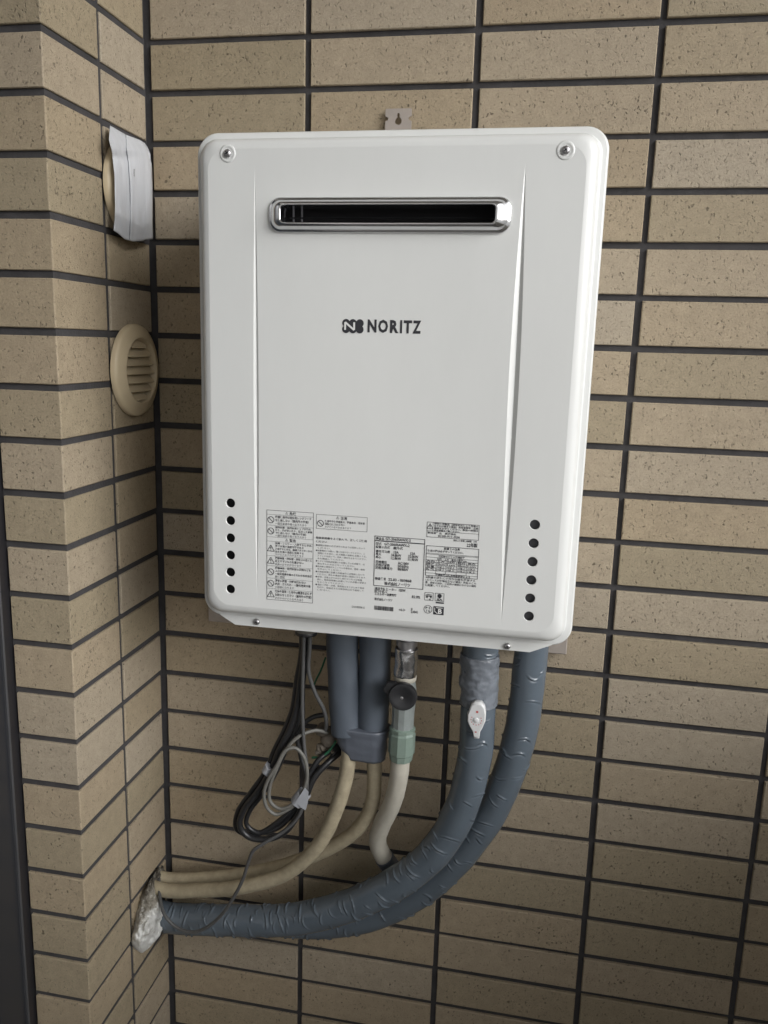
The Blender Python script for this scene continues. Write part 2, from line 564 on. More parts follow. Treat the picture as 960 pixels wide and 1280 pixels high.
# the return on the left: core plus inner tiles plus L-shaped corner tiles
bm = bmesh.new()
box_bm(bm, FX - 0.25, -0.0030, -D2 + 0.0042, TT - 0.001, 0.002, CEIL - 0.002)
ret = link('wall_return', bm_mesh('wall_return', bm), M_MORTAR)
tag(ret, 'tan tiled wall return jutting forward beside the vents, with bare outer corner', 'wall')
ti = tile_mesh('return_tile', D1 - 0.0055 - 0.0035, P - JT, TT + 0.004)


def corner_tile_mesh():
    # seen from above: outer corner at (0,0); side leg runs to +y on x=0, front leg to -x on y=0
    a = D2 - D1 - JT / 2
    b_ = -FX
    t = TT + 0.004
    e = 0.0016
    prof = [(0, a), (0, e), (-e * 0.3, e * 0.3), (-e, 0), (-b_, 0), (-b_, t), (-t, t), (-t, a)]
    h = (P - JT) / 2
    bv = 0.001
    inner = [(-bv, a), (-bv, e + bv * 0.2), (-bv - e * 0.3, bv + e * 0.3), (-e - bv * 0.2, bv), (-b_, bv), (-b_, t), (-t, t), (-t, a)]
    bm = bmesh.new()
    rings = []
    for (pf, z) in ((inner, -h), (prof, -h + bv), (prof, h - bv), (inner, h)):
        rings.append([bm.verts.new((x, y, z)) for x, y in pf])
    n = len(prof)
    for r0, r1 in zip(rings[:-1], rings[1:]):
        for j in range(n):
            bm.faces.new((r0[j], r0[(j + 1) % n], r1[(j + 1) % n], r1[j]))
    bm.faces.new(rings[-1]); bm.faces.new(list(reversed(rings[0])))
    me = bm_mesh('corner_tile', bm)
    me.materials.append(M_TILE)
    return me


tcm = corner_tile_mesh()
for k in range(KMIN, KMAX + 1):
    zc = Z0 - (k + 0.5) * P
    if zc - P / 2 < 0.01 or zc + P / 2 > CEIL - 0.005: continue
    t = link('tile', ti, None, ret)
    t.location = (random.gauss(0, 0.0003), -(D1 - 0.0055 + 0.0035) / 2, zc + random.gauss(0, 0.0003))
    t.rotation_euler = (0, random.gauss(0, 0.003), math.pi / 2 + random.gauss(0, 0.002))
    t = link('corner_tile', tcm, None, ret)
    t.location = (random.gauss(0, 0.0003), -D2 + random.gauss(0, 0.0003), zc + random.gauss(0, 0.0003))
    t.rotation_euler = (0, random.gauss(0, 0.0015), random.gauss(0, 0.002))

# ------------------------------------------------------------------ dark window frame in the apartment wall on the left
SX = FX - 0.001
fac = box('facade_wall', FX - 0.25, FX - 0.12, -5.0, -D2 + TT - 0.002, 0.002, CEIL - 0.002, M_CONC)
tag(fac, None, None, kind='structure')
wf = empty('window_frame', (SX, -0.30, 0.0), 'dark anodised window frame running up beside the outer corner tiles', 'window frame')
adopt(box('sealant', FX - 0.10, FX - 0.004, -0.2835, -D2 + TT + 0.003, 0.004, 2.45, M_SEAL, 0.002), wf)
adopt(box('jamb', FX - 0.11, FX + 0.002, -0.345, -0.2840, 0.004, 2.45, M_FRAME, 0.003, 2), wf)
adopt(box('jamb_lip', FX - 0.09, FX + 0.006, -0.2885, -0.2845, 0.004, 2.45, M_FRAME2, 0.001), wf)
adopt(box('guide_rail', FX - 0.11, FX - 0.012, -0.40, -0.347, 0.004, 2.45, M_FRAME2, 0.002), wf)
adopt(box('sash', FX - 0.10, FX - 0.03, -1.60, -0.402, 0.10, 2.05, M_GLASS, 0.003), wf)

# ------------------------------------------------------------------ the water heater
XL, XR = 0.1768, 0.6452
ZT, ZB = Z0 - 0.1795, Z0 - 0.7660
YF = -0.258                                    # front face
YR = -0.233                                    # flange
CX, CZ, W, H = (XL + XR) / 2, (ZT + ZB) / 2, XR - XL, ZT - ZB
heater = empty('water_heater', (CX, 0, ZB), 'white wall-mounted gas water heater with chrome exhaust slot', 'water heater')


def part(o, parent=None):
    return adopt(o, parent if parent is not None else heater)


part(box('case', XL + 0.007, XR - 0.007, YR + 0.006, -0.010, ZB + 0.006, ZT - 0.006, M_PAINT, 0.004, 2))


def F(u, v):
    q = onY(u, v, YF)
    return q.x, q.z


# --- front cover: flange, rolled edge, flat panel with grooves and holes
def ring(inset, y, r):
    return [(x, y, z) for x, z in rrect(CX, CZ, W - 2 * inset, H - 2 * inset, r, 10)]


prof = [(0.0015, YR + 0.010, .024), (0.0, YR + 0.008, .025), (0.0, YR + 0.002, .025), (0.0008, YR, .0245), (0.0020, YR - 0.0010, .0236), (0.0024, YR - 0.0011, .0234),
        (0.0070, YR - 0.0014, .0211), (0.0073, YR - 0.0015, .0209), (0.0086, YR - 0.0024, .020), (0.0093, YR - 0.006, .020), (0.0100, YR - 0.0125, .020), (0.0118, YR - 0.0180, .020),
        (0.0147, YR - 0.0217, .020), (0.0185, YR - 0.0240, .021), (0.0235, YF, .023)]
bm = loft([ring(*q) for q in prof])
PAN = [(x, z) for x, z in rrect(CX, CZ, W - 2 * .0235, H - 2 * .0235, .023, 10)]
holes = []
for pts_ in ([(288, 629), (288, 651), (288, 672), (288, 694), (288, 715), (288, 736.5)],
             [(668.5, 656), (667, 679), (665.5, 702), (664, 725), (662.5, 748), (661, 770.5)]):
    # even spacing on the face
    (xa, za), (xb, zb) = F(*pts_[0]), F(*pts_[-1])
    for i in range(6):
        holes.append((xa + (xb - xa) * i / 5, za + (zb - za) * i / 5))
HR = 0.0062
# exhaust slot in the panel
(sx0, sz1), (sx1, sz0) = F(338, 249), F(637, 289)
SCX, SCZ = (sx0 + sx1) / 2, (F(487, 248)[1] + F(487, 290)[1]) / 2
SW, SH = sx1 - sx0, F(487, 248)[1] - F(487, 290)[1]
V2, E2 = [], []


def loop2(pts):
    i0 = len(V2)
    for p_ in pts: V2.append(Vector(p_))
    for i in range(len(pts)): E2.append((i0 + i, i0 + (i + 1) % len(pts)))


loop2(PAN)
for (hx, hz) in holes:
    loop2([(hx + HR * math.cos(2 * math.pi * i / 24), hz + HR * math.sin(2 * math.pi * i / 24)) for i in range(24)])
slot = rrect(SCX, SCZ, SW - .012, SH - .012, .005, 6)
loop2(slot)
grooves = []
for (ua, va, ub, vb, wmax, peak) in ((318.5, 206, 321.5, 748, .0064, 0.55), (657, 203, 626, 784, .0115, 0.45)):
    (xa, za), (xb, zb) = F(ua, va), F(ub, vb)
    n = 26
    Lp, Rp, Cp = [], [], []
    for i in range(n + 1):
        t = i / n
        wd = wmax * (math.sin(math.pi * min(1, (t / (2 * peak)) if t < peak else 0.5 + (t - peak) / (2 * (1 - peak)))) ** 0.9)
        x = xa + (xb - xa) * t; z = za + (zb - za) * t
        Lp.append((x - wd / 2, z)); Rp.append((x + wd / 2, z)); Cp.append((x + wd * 0.05, z, wd))
    loop2(Lp + Rp[-2:0:-1])
    grooves.append((Lp, Rp, Cp))
r_ = delaunay_2d_cdt(V2, E2, [], 1, 1e-6)
ov, of = r_[0], r_[2]


def inside(p_, poly):
    c = False
    n = len(poly)
    for i in range(n):
        x1, y1 = poly[i]; x2, y2 = poly[(i + 1) % n]
        if (y1 > p_[1]) != (y2 > p_[1]) and p_[0] < (x2 - x1) * (p_[1] - y1) / (y2 - y1) + x1: c = not c
    return c


bvs = [bm.verts.new((v.x, YF, v.y)) for v in ov]
for f in of:
    cxx = sum(ov[i].x for i in f) / 3; czz = sum(ov[i].y for i in f) / 3
    if any((cxx - hx) ** 2 + (czz - hz) ** 2 < (HR * 0.99) ** 2 for hx, hz in holes): continue
    if inside((cxx, czz), slot): continue
    if any(inside((cxx, czz), L_ + R2_[-2:0:-1]) for L_, R2_, _ in grooves): continue
    fc = bm.faces.new([bvs[i] for i in f])
    fc.normal_update()
    if fc.normal.y > 0: fc.normal_flip()
    fc.smooth = False
for L_, R2_, C_ in grooves:
    lv = [bm.verts.new((x, YF, z)) for x, z in L_]
    rv = [bm.verts.new((x, YF, z)) for x, z in R2_]
    cv = [bm.verts.new((x, YF + wd * 0.30, z)) for x, z, wd in C_]
    for a, b in ((lv, cv), (cv, rv)):
        for i in range(len(a) - 1):
            f = bm.faces.new((a[i], b[i], b[i + 1], a[i + 1]))
            f.smooth = False
for (hx, hz) in holes:               # rolled rim of each hole, turned inwards
    rings_ = []
    for (rr, yy) in ((HR, YF), (HR - 0.0004, YF + 0.0004), (HR - 0.0005, YF + 0.0022)):
        rings_.append([bm.verts.new((hx + rr * math.cos(2 * math.pi * i / 24), yy, hz + rr * math.sin(2 * math.pi * i / 24))) for i in range(24)])
    for a, b in zip(rings_[:-1], rings_[1:]):
        for i in range(24):
            f = bm.faces.new((a[i], a[(i + 1) % 24], b[(i + 1) % 24], b[i])); f.smooth = True
for f in bm.faces:                   # every face of the shell looks outwards
    f.normal_update()
cover = link('front_cover', bm_mesh('front_cover', bm, normals=False), M_PAINT)
part(cover)
# plates behind the holes
for xs in (0, 6):
    xs_ = [h_[0] for h_ in holes[xs:xs + 6]]; zs_ = [h_[1] for h_ in holes[xs:xs + 6]]
    part(box('hole_backing', min(xs_) - .015, max(xs_) + .015, YF + .0075, YF + .009, min(zs_) - .012, max(zs_) + .012, M_GREYIN if xs else M_DARKIN))

# --- exhaust surround
EP = 0.013
rings_ = []
for (iw, ih, y, r) in ((-.0012, -.0012, YF - .0004, .0135), (-.0012, -.0012, YF - .0022, .0135), (.0006, .0006, YF - .0036, .0125), (.0018, .0014, YF - .0036, .0115),
                       (.0026, .0020, YF - .0046, .011), (.0055, .0030, YF - .0078, .0095), (.0085, .0043, YF - .0103, .0085), (.0125, .0062, YF - .0125, .0070), (.0150, .0078, YF - EP, .0060),
                       (.0158, .0086, YF - EP + .0008, .004), (.0162, .0089, YF - EP + .003, .004), (.0166, .0092, YF + 0.020, .004)):
    rings_.append([(x, y, z) for x, z in rrect(SCX, SCZ, SW - 2 * iw, SH - 2 * ih, r, 8)])
trim = link('exhaust_surround', bm_mesh('exhaust_surround', loft(rings_)), M_CHROME)
part(trim)
OW, OH = SW - 2 * .0166, SH - 2 * .0092
duct = [[(x, y, z) for x, z in rrect(SCX, SCZ, OW - 2 * i_, OH - 2 * i_, .004, 8)] for i_, y in ((-.001, YF - .004), (-.003, YF + .018), (-.003, YF + .027))]
o = link('exhaust_duct', bm_mesh('exhaust_duct', loft(duct, close1=True)), M_DARKIN)
part(o)
for i, zz in enumerate((-0.0010,)):
    b_ = part(box('exhaust_louver', SCX - OW / 2 + .002, SCX + OW / 2 - .002, YF + .012, YF + .017, SCZ + zz - .0006, SCZ + zz + .0006, M_DARKIN, 0.0003))
for dx in (0.006, 0.016):
    part(lathe('exhaust_post', (SCX - OW / 2 + dx, YF + .016, SCZ - OH / 2 - .001), (0, 0, 1), [(0, .0011), (OH + .002, .0011)], M_GREYIN, 12))


# --- screws
def screw(x, y, z, r=0.0046, dimple=True, ax=(0, -1, 0)):
    q = empty_part = None
    bm = bmesh.new()
    lathe_bm(bm, (x, y, z), ax, [(-.001, r), (r * .25, r), (r * .5, r * .85), (r * .68, r * .55), (r * .74, r * .18), (r * .6, r * .05)], 20)
    s = link('screw', bm_mesh('screw', bm), M_STEEL)
    part(s)
    bm = bmesh.new()
    for an in (0.5, 0.5 + math.pi / 2):
        c_, s_ = math.cos(an), math.sin(an)
        Lh, Wh = r * .48, r * .10
        y1 = y - r * .755
        q = [bm.verts.new((x + c_ * a - s_ * b, y1, z + s_ * a + c_ * b)) for a, b in ((-Lh, -Wh), (Lh, -Wh), (Lh, Wh), (-Lh, Wh))]
        q2 = [bm.verts.new((v.co.x, y1 + r * .3, v.co.z)) for v in q]
        bm.faces.new(q); bm.faces.new(list(reversed(q2)))
        for i in range(4): bm.faces.new((q[i], q[(i + 1) % 4], q2[(i + 1) % 4], q2[i]))
    c = link('cross_slot', bm_mesh('cross_slot', bm), M_DARKIN)
    adopt(c, s)
    if dimple:
        bm = bmesh.new()
        lathe_bm(bm, (x, YF, z), (0, -1, 0), [(-.0005, r * 2.2), (.0002, r * 2.1), (.0007, r * 1.85), (.0007, r * 1.55), (-.0003, r * 1.25), (-.0006, r * 1.0)], 32)
        d = link('screw_seat', bm_mesh('screw_seat', bm), M_PAINT)
        adopt(d, s)
    return s


for (u, v) in ((284.5, 192), (707, 188)):
    x, z = F(u, v)
    screw(x, YF - 0.0003, z)

# --- bottom flange strip with tapered ends
yb = YR - 0.0010
pl = [onY(u, v, yb) for u, v in ((268, 768), (275, 771), (294, 780), (420, 792), (540, 804), (662, 816.5), (690, 807), (707, 803))]
zb_low = sum(p_.z for p_ in pl[2:6]) / 4
zt_ = ZB + 0.010
xs_ = [pl[1].x, pl[2].x, pl[5].x, pl[6].x]
out = [(xs_[0] + .004, zt_), (xs_[0], ZB + .0012), (xs_[1], zb_low), (xs_[2], zb_low), (xs_[3], ZB + .0012), (xs_[3] - .004, zt_)]
bm = bmesh.new()
fr = [bm.verts.new((x, yb, z)) for x, z in out]; bk = [bm.verts.new((x, yb + .0016, z)) for x, z in out]
bm.faces.new(fr); bm.faces.new(list(reversed(bk)))
for i in range(len(out)):
    bm.faces.new((fr[i], fr[(i + 1) % len(out)], bk[(i + 1) % len(out)], bk[i]))
part(link('bottom_flange', bm_mesh('bottom_flange', bm), M_PAINT))
for (u, v) in ((321, 777), (634, 807.5)):
    p_ = onY(u, v, yb)
    screw(p_.x, yb - .0004, p_.z, 0.0042, False)
# underside tray a little behind the flange
part(box('bottom_tray', XL + .012, XR - .012, YR + .007, -.012, ZB - .004, ZB + .0055, M_GALV))

# --- mounting brackets
q0, q1 = onY(482, 136, -0.0075), onY(514, 156, -0.0075)
bx, bw = (q0.x + q1.x) / 2, (q1.x - q0.x) / 2
bz = q0.z
outl = [(-bw, -.09), (-bw, -.016), (-bw + .004, -.0145), (-bw + .004, -.0115), (-bw, -.0095), (-bw, -.001), (-bw + .001, 0),
        (bw - .001, 0), (bw, -.001), (bw, -.0095), (bw - .004, -.0115), (bw - .004, -.0145), (bw, -.016), (bw, -.09)]
keyh = [(.0018 * math.cos(a_), -.0075 + .0018 * math.sin(a_)) for a_ in [math.pi * i / 6 for i in range(7)]]
keyh += [(-.0018, -.011)] + [(.0048 * math.cos(a_), -.016 + .0048 * math.sin(a_)) for a_ in [math.radians(120 + 300 * i / 14) for i in range(15)]] + [(.0018, -.011)]
V3 = [Vector(p_) for p_ in outl + keyh]
n1, n2 = len(outl), len(keyh)
E3 = [(i, (i + 1) % n1) for i in range(n1)] + [(n1 + i, n1 + (i + 1) % n2) for i in range(n2)]
r_ = delaunay_2d_cdt(V3, E3, [], 1, 1e-6)
bm = bmesh.new()
vv = [bm.verts.new((bx + v.x, -0.0075, bz + v.y)) for v in r_[0]]
for f in r_[2]:
    c = (sum(r_[0][i].x for i in f) / 3, sum(r_[0][i].y for i in f) / 3)
    if not inside(c, keyh): bm.faces.new([vv[i] for i in f])
ge = bmesh.ops.extrude_face_region(bm, geom=bm.faces[:])
for v in [g for g in ge['geom'] if isinstance(g, bmesh.types.BMVert)]: v.co.y += 0.0025
part(link('top_bracket', bm_mesh('top_bracket', bm), M_GALV))
q0, q1 = onY(261, 776, -0.012), onY(708, 818, -0.012)
zlo = (q0.z + q1.z) / 2
part(box('bottom_bracket', q0.x, q1.x, -0.014, -0.004, zlo, zlo + .030, M_GALV, .001))

# ------------------------------------------------------------------ printing on the cover
YP = YF - 0.00035
_fc = {}


def text_mesh(s, bold=0.0):
    key = (s, bold)
    if key in _fc: return _fc[key]
    cu = bpy.data.curves.new('t', 'FONT')
    cu.body = s; cu.resolution_u = 2 if s.isascii() else 1
    cu.offset = bold
    ob = bpy.data.objects.new('t', cu)
    COL.objects.link(ob)
    dg = bpy.context.evaluated_depsgraph_get()
    me = bpy.data.meshes.new_from_object(ob.evaluated_get(dg))
    vs = [v.co.copy() for v in me.vertices]; fs = [tuple(p_.vertices) for p_ in me.polygons]
    bpy.data.objects.remove(ob); bpy.data.curves.remove(cu); bpy.data.meshes.remove(me)
    _fc[key] = (vs, fs)
    return _fc[key]


class Print:
    def __init__(s): s.v, s.f = [], []

    def add(s, vs, fs):
        i = len(s.v); s.v += vs; s.f += [tuple(k + i for k in f) for f in fs]

    def text(s, t, x, z, h, w=None, bold=0.0, y=YP):
        """baseline start (x,z); h = cap height in metres; w = total width"""
        vs, fs = text_mesh(t, bold)
        if not vs: return
        x0 = min(v.x for v in vs); x1 = max(v.x for v in vs)
        sy = h / (0.70 if t.isascii() else 0.86)
        sx = sy if w is None else w / (x1 - x0)
        s.add([(x + (v.x - x0) * sx, y, z + v.y * sy) for v in vs], fs)

    def rect(s, x0, z0, x1, z1, y=YP):
        s.add([(x0, y, z0), (x1, y, z0), (x1, y, z1), (x0, y, z1)], [(0, 1, 2, 3)])

    def frame(s, x0, z0, x1, z1, t=.0004):
        s.rect(x0, z0, x1, z0 + t); s.rect(x0, z1 - t, x1, z1); s.rect(x0, z0, x0 + t, z1); s.rect(x1 - t, z0, x1, z1)

    def disc(s, x, z, r, n=20, y=YP, sx=1.0):
        s.add([(x, y, z)] + [(x + sx * r * math.cos(2 * math.pi * i / n), y, z + r * math.sin(2 * math.pi * i / n)) for i in range(n)],
              [(0, i + 1, (i + 1) % n + 1) for i in range(n)])

    def hoop(s, x, z, r, t, n=24):
        s.add([(x + rr * math.cos(2 * math.pi * i / n), YP, z + rr * math.sin(2 * math.pi * i / n)) for rr in (r, r - t) for i in range(n)],
              [(i, (i + 1) % n, n + (i + 1) % n, n + i) for i in range(n)])

    def bar(s, x0, z0, x1, z1, t, y=YP):
        d = Vector((x1 - x0, z1 - z0)).normalized() * t / 2
        s.add([(x0 - d.y, y, z0 + d.x), (x0 + d.y, y, z0 - d.x), (x1 + d.y, y, z1 - d.x), (x1 - d.y, y, z1 + d.x)], [(0, 1, 2, 3)])

    def ban(s, x, z, r):
        s.hoop(x, z, r, r * .2)
        s.bar(x - r * .66, z + r * .66, x + r * .66, z - r * .66, r * .2)

    def warn(s, x, z, r):
        a = [(x, z + r), (x - r * 1.05, z - r * .8), (x + r * 1.05, z - r * .8)]
        for i in range(3): s.bar(*a[i], *a[(i + 1) % 3], r * .18)
        s.bar(x, z + r * .45, x, z - r * .2, r * .24); s.disc(x, z - r * .48, r * .14, 8)

    def build(s, name, mat, parent=None):
        o = link(name, mesh_from(name, s.v, s.f), mat)
        return adopt(o, parent or cover)


# maker's name and emblem
pr = Print()
zbase = (F(460, 414.5)[1] + F(526, 416.5)[1]) / 2
hcap = F(490, 400.5)[1] - F(490, 415.5)[1]
for ch, ua, ub in (('N', 459.6, 470.8), ('O', 472.8, 485.2), ('R', 487.6, 498.2), ('I', 500.2, 502.8), ('T', 504.6, 515.0), ('Z', 516.0, 526.4)):
    pr.text(ch, F(ua, 408)[0], zbase, hcap, F(ub, 408)[0] - F(ua, 408)[0], 0.040)
pr.build('brand_lettering', M_INK)
pr = Print()
(ea, eb), (ec, ed) = F(428, 398.5), F(454.5, 417)
ew, eh = ec - ea, eb - ed
ex, ez = (ea + ec) / 2, (eb + ed) / 2
er = eh * 0.285
for i, dx in enumerate((-1, 0, 1)):
    for j, dz in enumerate((-1, 1)):
        pr.disc(ex + dx * (ew / 2 - er), ez + dz * (eh / 2 - er), er, y=YP - 0.00002 * (i * 2 + j))
pr.rect(ex - ew * .34, ez - eh * .36, ex + ew * .34, ez + eh * .36, y=YP - .00016)
emb = pr.build('brand_emblem', M_INK)
pr = Print()
nx0, nx1, nz0, nz1 = ex - ew * .36, ex + ew * .06, ez - eh * .27, ez + eh * .27
pr.bar(nx0, nz0, nx0, nz1, ew * .085, YP - .0003); pr.bar(nx1, nz0, nx1, nz1, ew * .085, YP - .00032); pr.bar(nx0, nz1, nx1, nz0, ew * .085, YP - .00034)
pr.build('emblem_letter', M_WHITEINK)

# warning panel
pr = Print()
(x0, z1), (x1, z0) = F(333.5, 637), F(391, 752)
z0 = F(333, 749)[1]
hh = z1 - z0; ww = x1 - x0
pr.frame(x0, z0, x1, z1, .0005)
rows = [(0.045, None, '⚠危険'), (0.11, 'ban', ['機器使用中は給気用レンジフード', 'を使用しない（室内外の確認）', '一酸化炭素中毒のおそれあり']), (0.12, 'ban', ['給排気部・給排気用トップが外れ', 'たり、穴があいたり、詰まった状態', 'で使用しない（室内の確認）', '一酸化炭素中毒のおそれあり']),
        (0.045, None, '⚠警告'), (0.15, 'warn', ['給湯・シャワー・入浴するときは、', '手でお湯の温度を確かめる', '入浴するときは、循環アダプターから', '出るお湯の温度に注意する', 'やけどのおそれがあります']), (0.105, 'warn', ['機器本体・排気部・排気口の近くに', '燃えやすいものを置かない', '火災のおそれがあります']),
        (0.13, 'ban', ['機器本体・給排気部の周囲などを', 'ふさがない', '一酸化炭素中毒のおそれや不完全燃', '焼の原因']), (0.11, 'ban', ['絶対に改造・分解は行わない', '火災・ガスもれ・一酸化炭素中毒', 'の原因になります']), (0.12, 'warn', ['故障や異常・使用中は電源を切らず', 'お知らせください（室内外の確認）', 'けがややけどのおそれあり'])]
tot = sum(r[0] for r in rows)
zz = z1
for fr_, ic, tx in rows:
    rh = hh * fr_ / tot
    if zz < z1 - 1e-6: pr.rect(x0, zz - .00014, x1, zz + .00014)
    if ic is None:
        pr.warn(x0 + ww * .43, zz - rh * .5, rh * .30)
        pr.text(tx[1:], x0 + ww * .49, zz - rh * .80, rh * .58, ww * .14, 0.02)
    else:
        (pr.ban if ic == 'ban' else pr.warn)(x0 + ww * .09, zz - rh * .5, ww * .072)
        n = len(tx)
        lh = rh / (n + .25)
        for i, t in enumerate(tx):
            bold = i < n - 1
            pr.text(t, x0 + ww * .185, zz - lh * (i + .95), lh * .74, ww * .79 * min(1, len(t) / 15.5), 0.02 if bold else 0.0)
    zz -= rh
pr.build('warning_print', M_GREYINK)

# caution box and the notes under it
pr = Print()
(x0, z1), (x1, z0) = F(395.5, 642.5), F(459, 665)
z0 = F(395, 660.5)[1]
ww, hh = x1 - x0, z1 - z0
pr.frame(x0, z0, x1, z1, .0004)
pr.warn(x0 + ww * .42, z1 - hh * .16, hh * .10)
pr.text('注意', x0 + ww * .48, z1 - hh * .27, hh * .2, ww * .13, .02)
pr.ban(x0 + ww * .085, z0 + hh * .38, ww * .065)
for i, (t, f_) in enumerate((('使用中や使用直後は、機器本体・排気部', .78), ('排気口にさわらない', .40), ('やけどのおそれがあります', .52))):
    pr.text(t, x0 + ww * .17, z1 - hh * (.50 + .2 * i), hh * .15, ww * f_, .015 if i < 2 else 0)
zz = F(395, 673)[1]
pr.text('取扱説明書をよく読んで、正しくご使用', x0, zz, .0026, ww, .02)
pr.text('ください', x0, zz - .0046, .0026, ww * .22, .02)
notes = ['●機器は指定の方式以外の方法では使用しないで', '　ください。', '●設置場所には囲い、覆いを設けないでください。ご', '　使用になる前に、必ず周囲の状態を点検のうえ、', '　スイッチを切って、消火・通水を止めてください。',
         '　また電話してください。', '●ときどき取扱説明書にも記載している点検で、必', '　要な手入れをおこなってください。', '●給排気に異常がおこっている場合は、使用・使用', '　を中止してください。', '●点検説明書に記載の内容以外には使用しないで',
         '　ください。思わぬ事故や故障の原因になります。', '●本体、注意上からはがし使わないものは各機', '　器に、取扱説明書に記載している必要の手続き', '　をおこなってください。', '●凍結の予防・点検、使用後なきときしめて電源', '　を切り、取扱店または取次窓口まで連絡して', '　ください。']
zn0, zn1 = F(395, 680)[1], F(395, 739)[1]
for i, t in enumerate(notes):
    f_ = min(1.0, len(t) / 22)
    pr.text(t.replace('　', ''), x0 + (0 if t[0] == '●' else ww * .035), zn0 + (zn1 - zn0) * (i + .6) / len(notes), .0021, ww * f_ * .97)
xt, zt2 = F(440, 759.5)
pr.text('DW8008-E', xt, zt2, .0026, .016)
pr.build('notes_print', M_GREYINK)

# rating plate
pr = Print()
(x0, z1), (x1, z0) = F(468.5, 669.5), F(529, 737)
ww, hh = x1 - x0, z1 - z0
pr.frame(x0, z0, x1, z1, .0007)
pr.rect(x0, z1 - hh * .105, x1, z1 - hh * .085)


def pt(t, fx, fz, w, h=.052, b=.02):
    pr.text(t, x0 + ww * fx, z1 - hh * fz, hh * h, ww * w, b)


pt('商品名', .03, .072, .16); pt('GT-2060SAWX-2', .22, .072, .50)
pt('型式', .03, .175, .11); pt('GT-2060SAWX-2', .20, .175, .50)
pt('設置の方式', .03, .238, .28); pt('屋外式', .38, .238, .19)
pt('都市ガス用', .03, .325, .28); pt('13A', .39, .325, .10); pt('12A', .72, .325, .10)
pt('最大', .03, .385, .11); pt('34.8kW', .34, .385, .2); pt('32.0kW', .68, .385, .2)
pt('最小', .03, .445, .11); pt('12.8kW', .34, .445, .2); pt('11.9kW', .68, .445, .2)
pt('定格電圧', .03, .535, .23); pt('AC100V', .48, .535, .22)
pt('定格周波数', .03, .595, .29); pt('50/60Hz', .48, .595, .22)
pt('定格消費電力', .03, .655, .34); pt('88/88W', .48, .655, .21)
pt('製造番号', .03, .875, .22); pt('22.03 - 003868', .30, .875, .46)
pt('株式会社ノーリツ', .22, .965, .52, .065)
pt('凍結予防ヒーター', .03, 1.075, .44); pt('120W', .52, 1.075, .13)
pt('区分名', .03, 1.13, .20); pt('D', .25, 1.13, .03)
pt('エネルギー消費効率', .03, 1.185, .44); pt('82.0%', .78, 1.185, .17)
pt('株式会社ノーリツ', .03, 1.29, .36)
rng = random.Random(3)
xb0, xb1 = x0 + ww * .03, x0 + ww * .42
zb1, zb0 = z1 - hh * 1.405, z1 - hh * 1.49
xx = xb0
while xx < xb1:
    wd = rng.uniform(.00035, .0009); pr.rect(xx, zb0, min(xx + wd, xb1), zb1); xx += wd + rng.uniform(.00025, .0006)
pt('<4-1>', .53, 1.47, .13); pt('★', .77, 1.43, .04); pt('23041', .77, 1.49, .14)
pr.build('rating_print', M_INK)

# right-hand notices
pr = Print()
(x0, z1), (x1, z0) = F(534, 652), F(598.5, 675)
z0 = F(533, 671)[1]
ww, hh = x1 - x0, z1 - z0
pr.frame(x0, z0, x1, z1, .0005)
pr.frame(x0, z0 + hh * .40, x0 + ww * .12, z1, .0004)
pr.warn(x0 + ww * .06, z0 + hh * .70, hh * .19)
for i, t in enumerate(('特定保守製品（経年劣化により危害の', 'おそれが高まる製品）所有者登録・点検', '期間をお守りください。製品の詳細は', '所有者票をご覧ください。')):
    pr.text(t, x0 + ww * .14, z1 - hh * (.15 + .145 * i), hh * .12, ww * (.84 if i < 3 else .5), .02)
pr.rect(x0, z0 + hh * .40, x1, z0 + hh * .42)
pr.text('製造者等名　株式会社', x0 + ww * .02, z0 + hh * .24, hh * .12, ww * .55, .02)
pr.text('0120-911-026', x0 + ww * .22, z0 + hh * .06, hh * .13, ww * .42, .02)
pr.text('設計上の標準使用期間　10年', x0 + ww * .52, z0 - hh * .15, hh * .12, ww * .45, .02)
pr.text('22年製', x0 + ww * .78, z0 - hh * .46, hh * .26, ww * .20, .02)
# table
(x0, z1), (x1, z0) = F(533, 681.5), F(597, 724)
z0 = F(531, 719)[1]
ww, hh = x1 - x0, z1 - z0
pr.frame(x0, z0, x1, z1, .0006)
pr.text('設置上の注意', x0 + ww * .34, z1 - hh * .10, hh * .075, ww * .30, .02)
pr.text('使用の際は必ず守ってください。', x0 + ww * .03, z1 - hh * .20, hh * .075, ww * .68, .02)
ys = [.25, .28, .38, .47, .55, .64, .73, .82, .91]
for y_ in ys: pr.rect(x0, z1 - hh * y_ - .0002, x1, z1 - hh * y_ + .0002)
for fx in (.20, .39, .59, .78): pr.rect(x0 + ww * fx - .0002, z0 + hh * .09, x0 + ww * fx + .0002, z1 - hh * .47)
pr.text('可燃物などとの離隔距離', x0 + ww * .24, z1 - hh * .36, hh * .065, ww * .5, .02)
pr.text('側方・上方・後方の距離mm', x0 + ww * .22, z1 - hh * .455, hh * .065, ww * .56, .02)
cells = ['方向', '上方', '側方', '前方', '後方', '隔離', '15cm', '1cm', '60cm', '1cm', '位置', '30以上', '15以上', '60以上', '15以上', '防熱', '10以上', '1以上', '30以上', '1以上']
for i, t in enumerate(cells):
    r0, c0 = divmod(i, 5)
    fx = (.02, .215, .41, .61, .80)[c0]
    pr.text(t, x0 + ww * fx, z1 - hh * (.535 + .09 * r0), hh * .062, ww * .15, .02)
pr.text('離隔距離は防火性能評定による', x0 + ww * .2, z0 + hh * .02, hh * .065, ww * .66, .02)
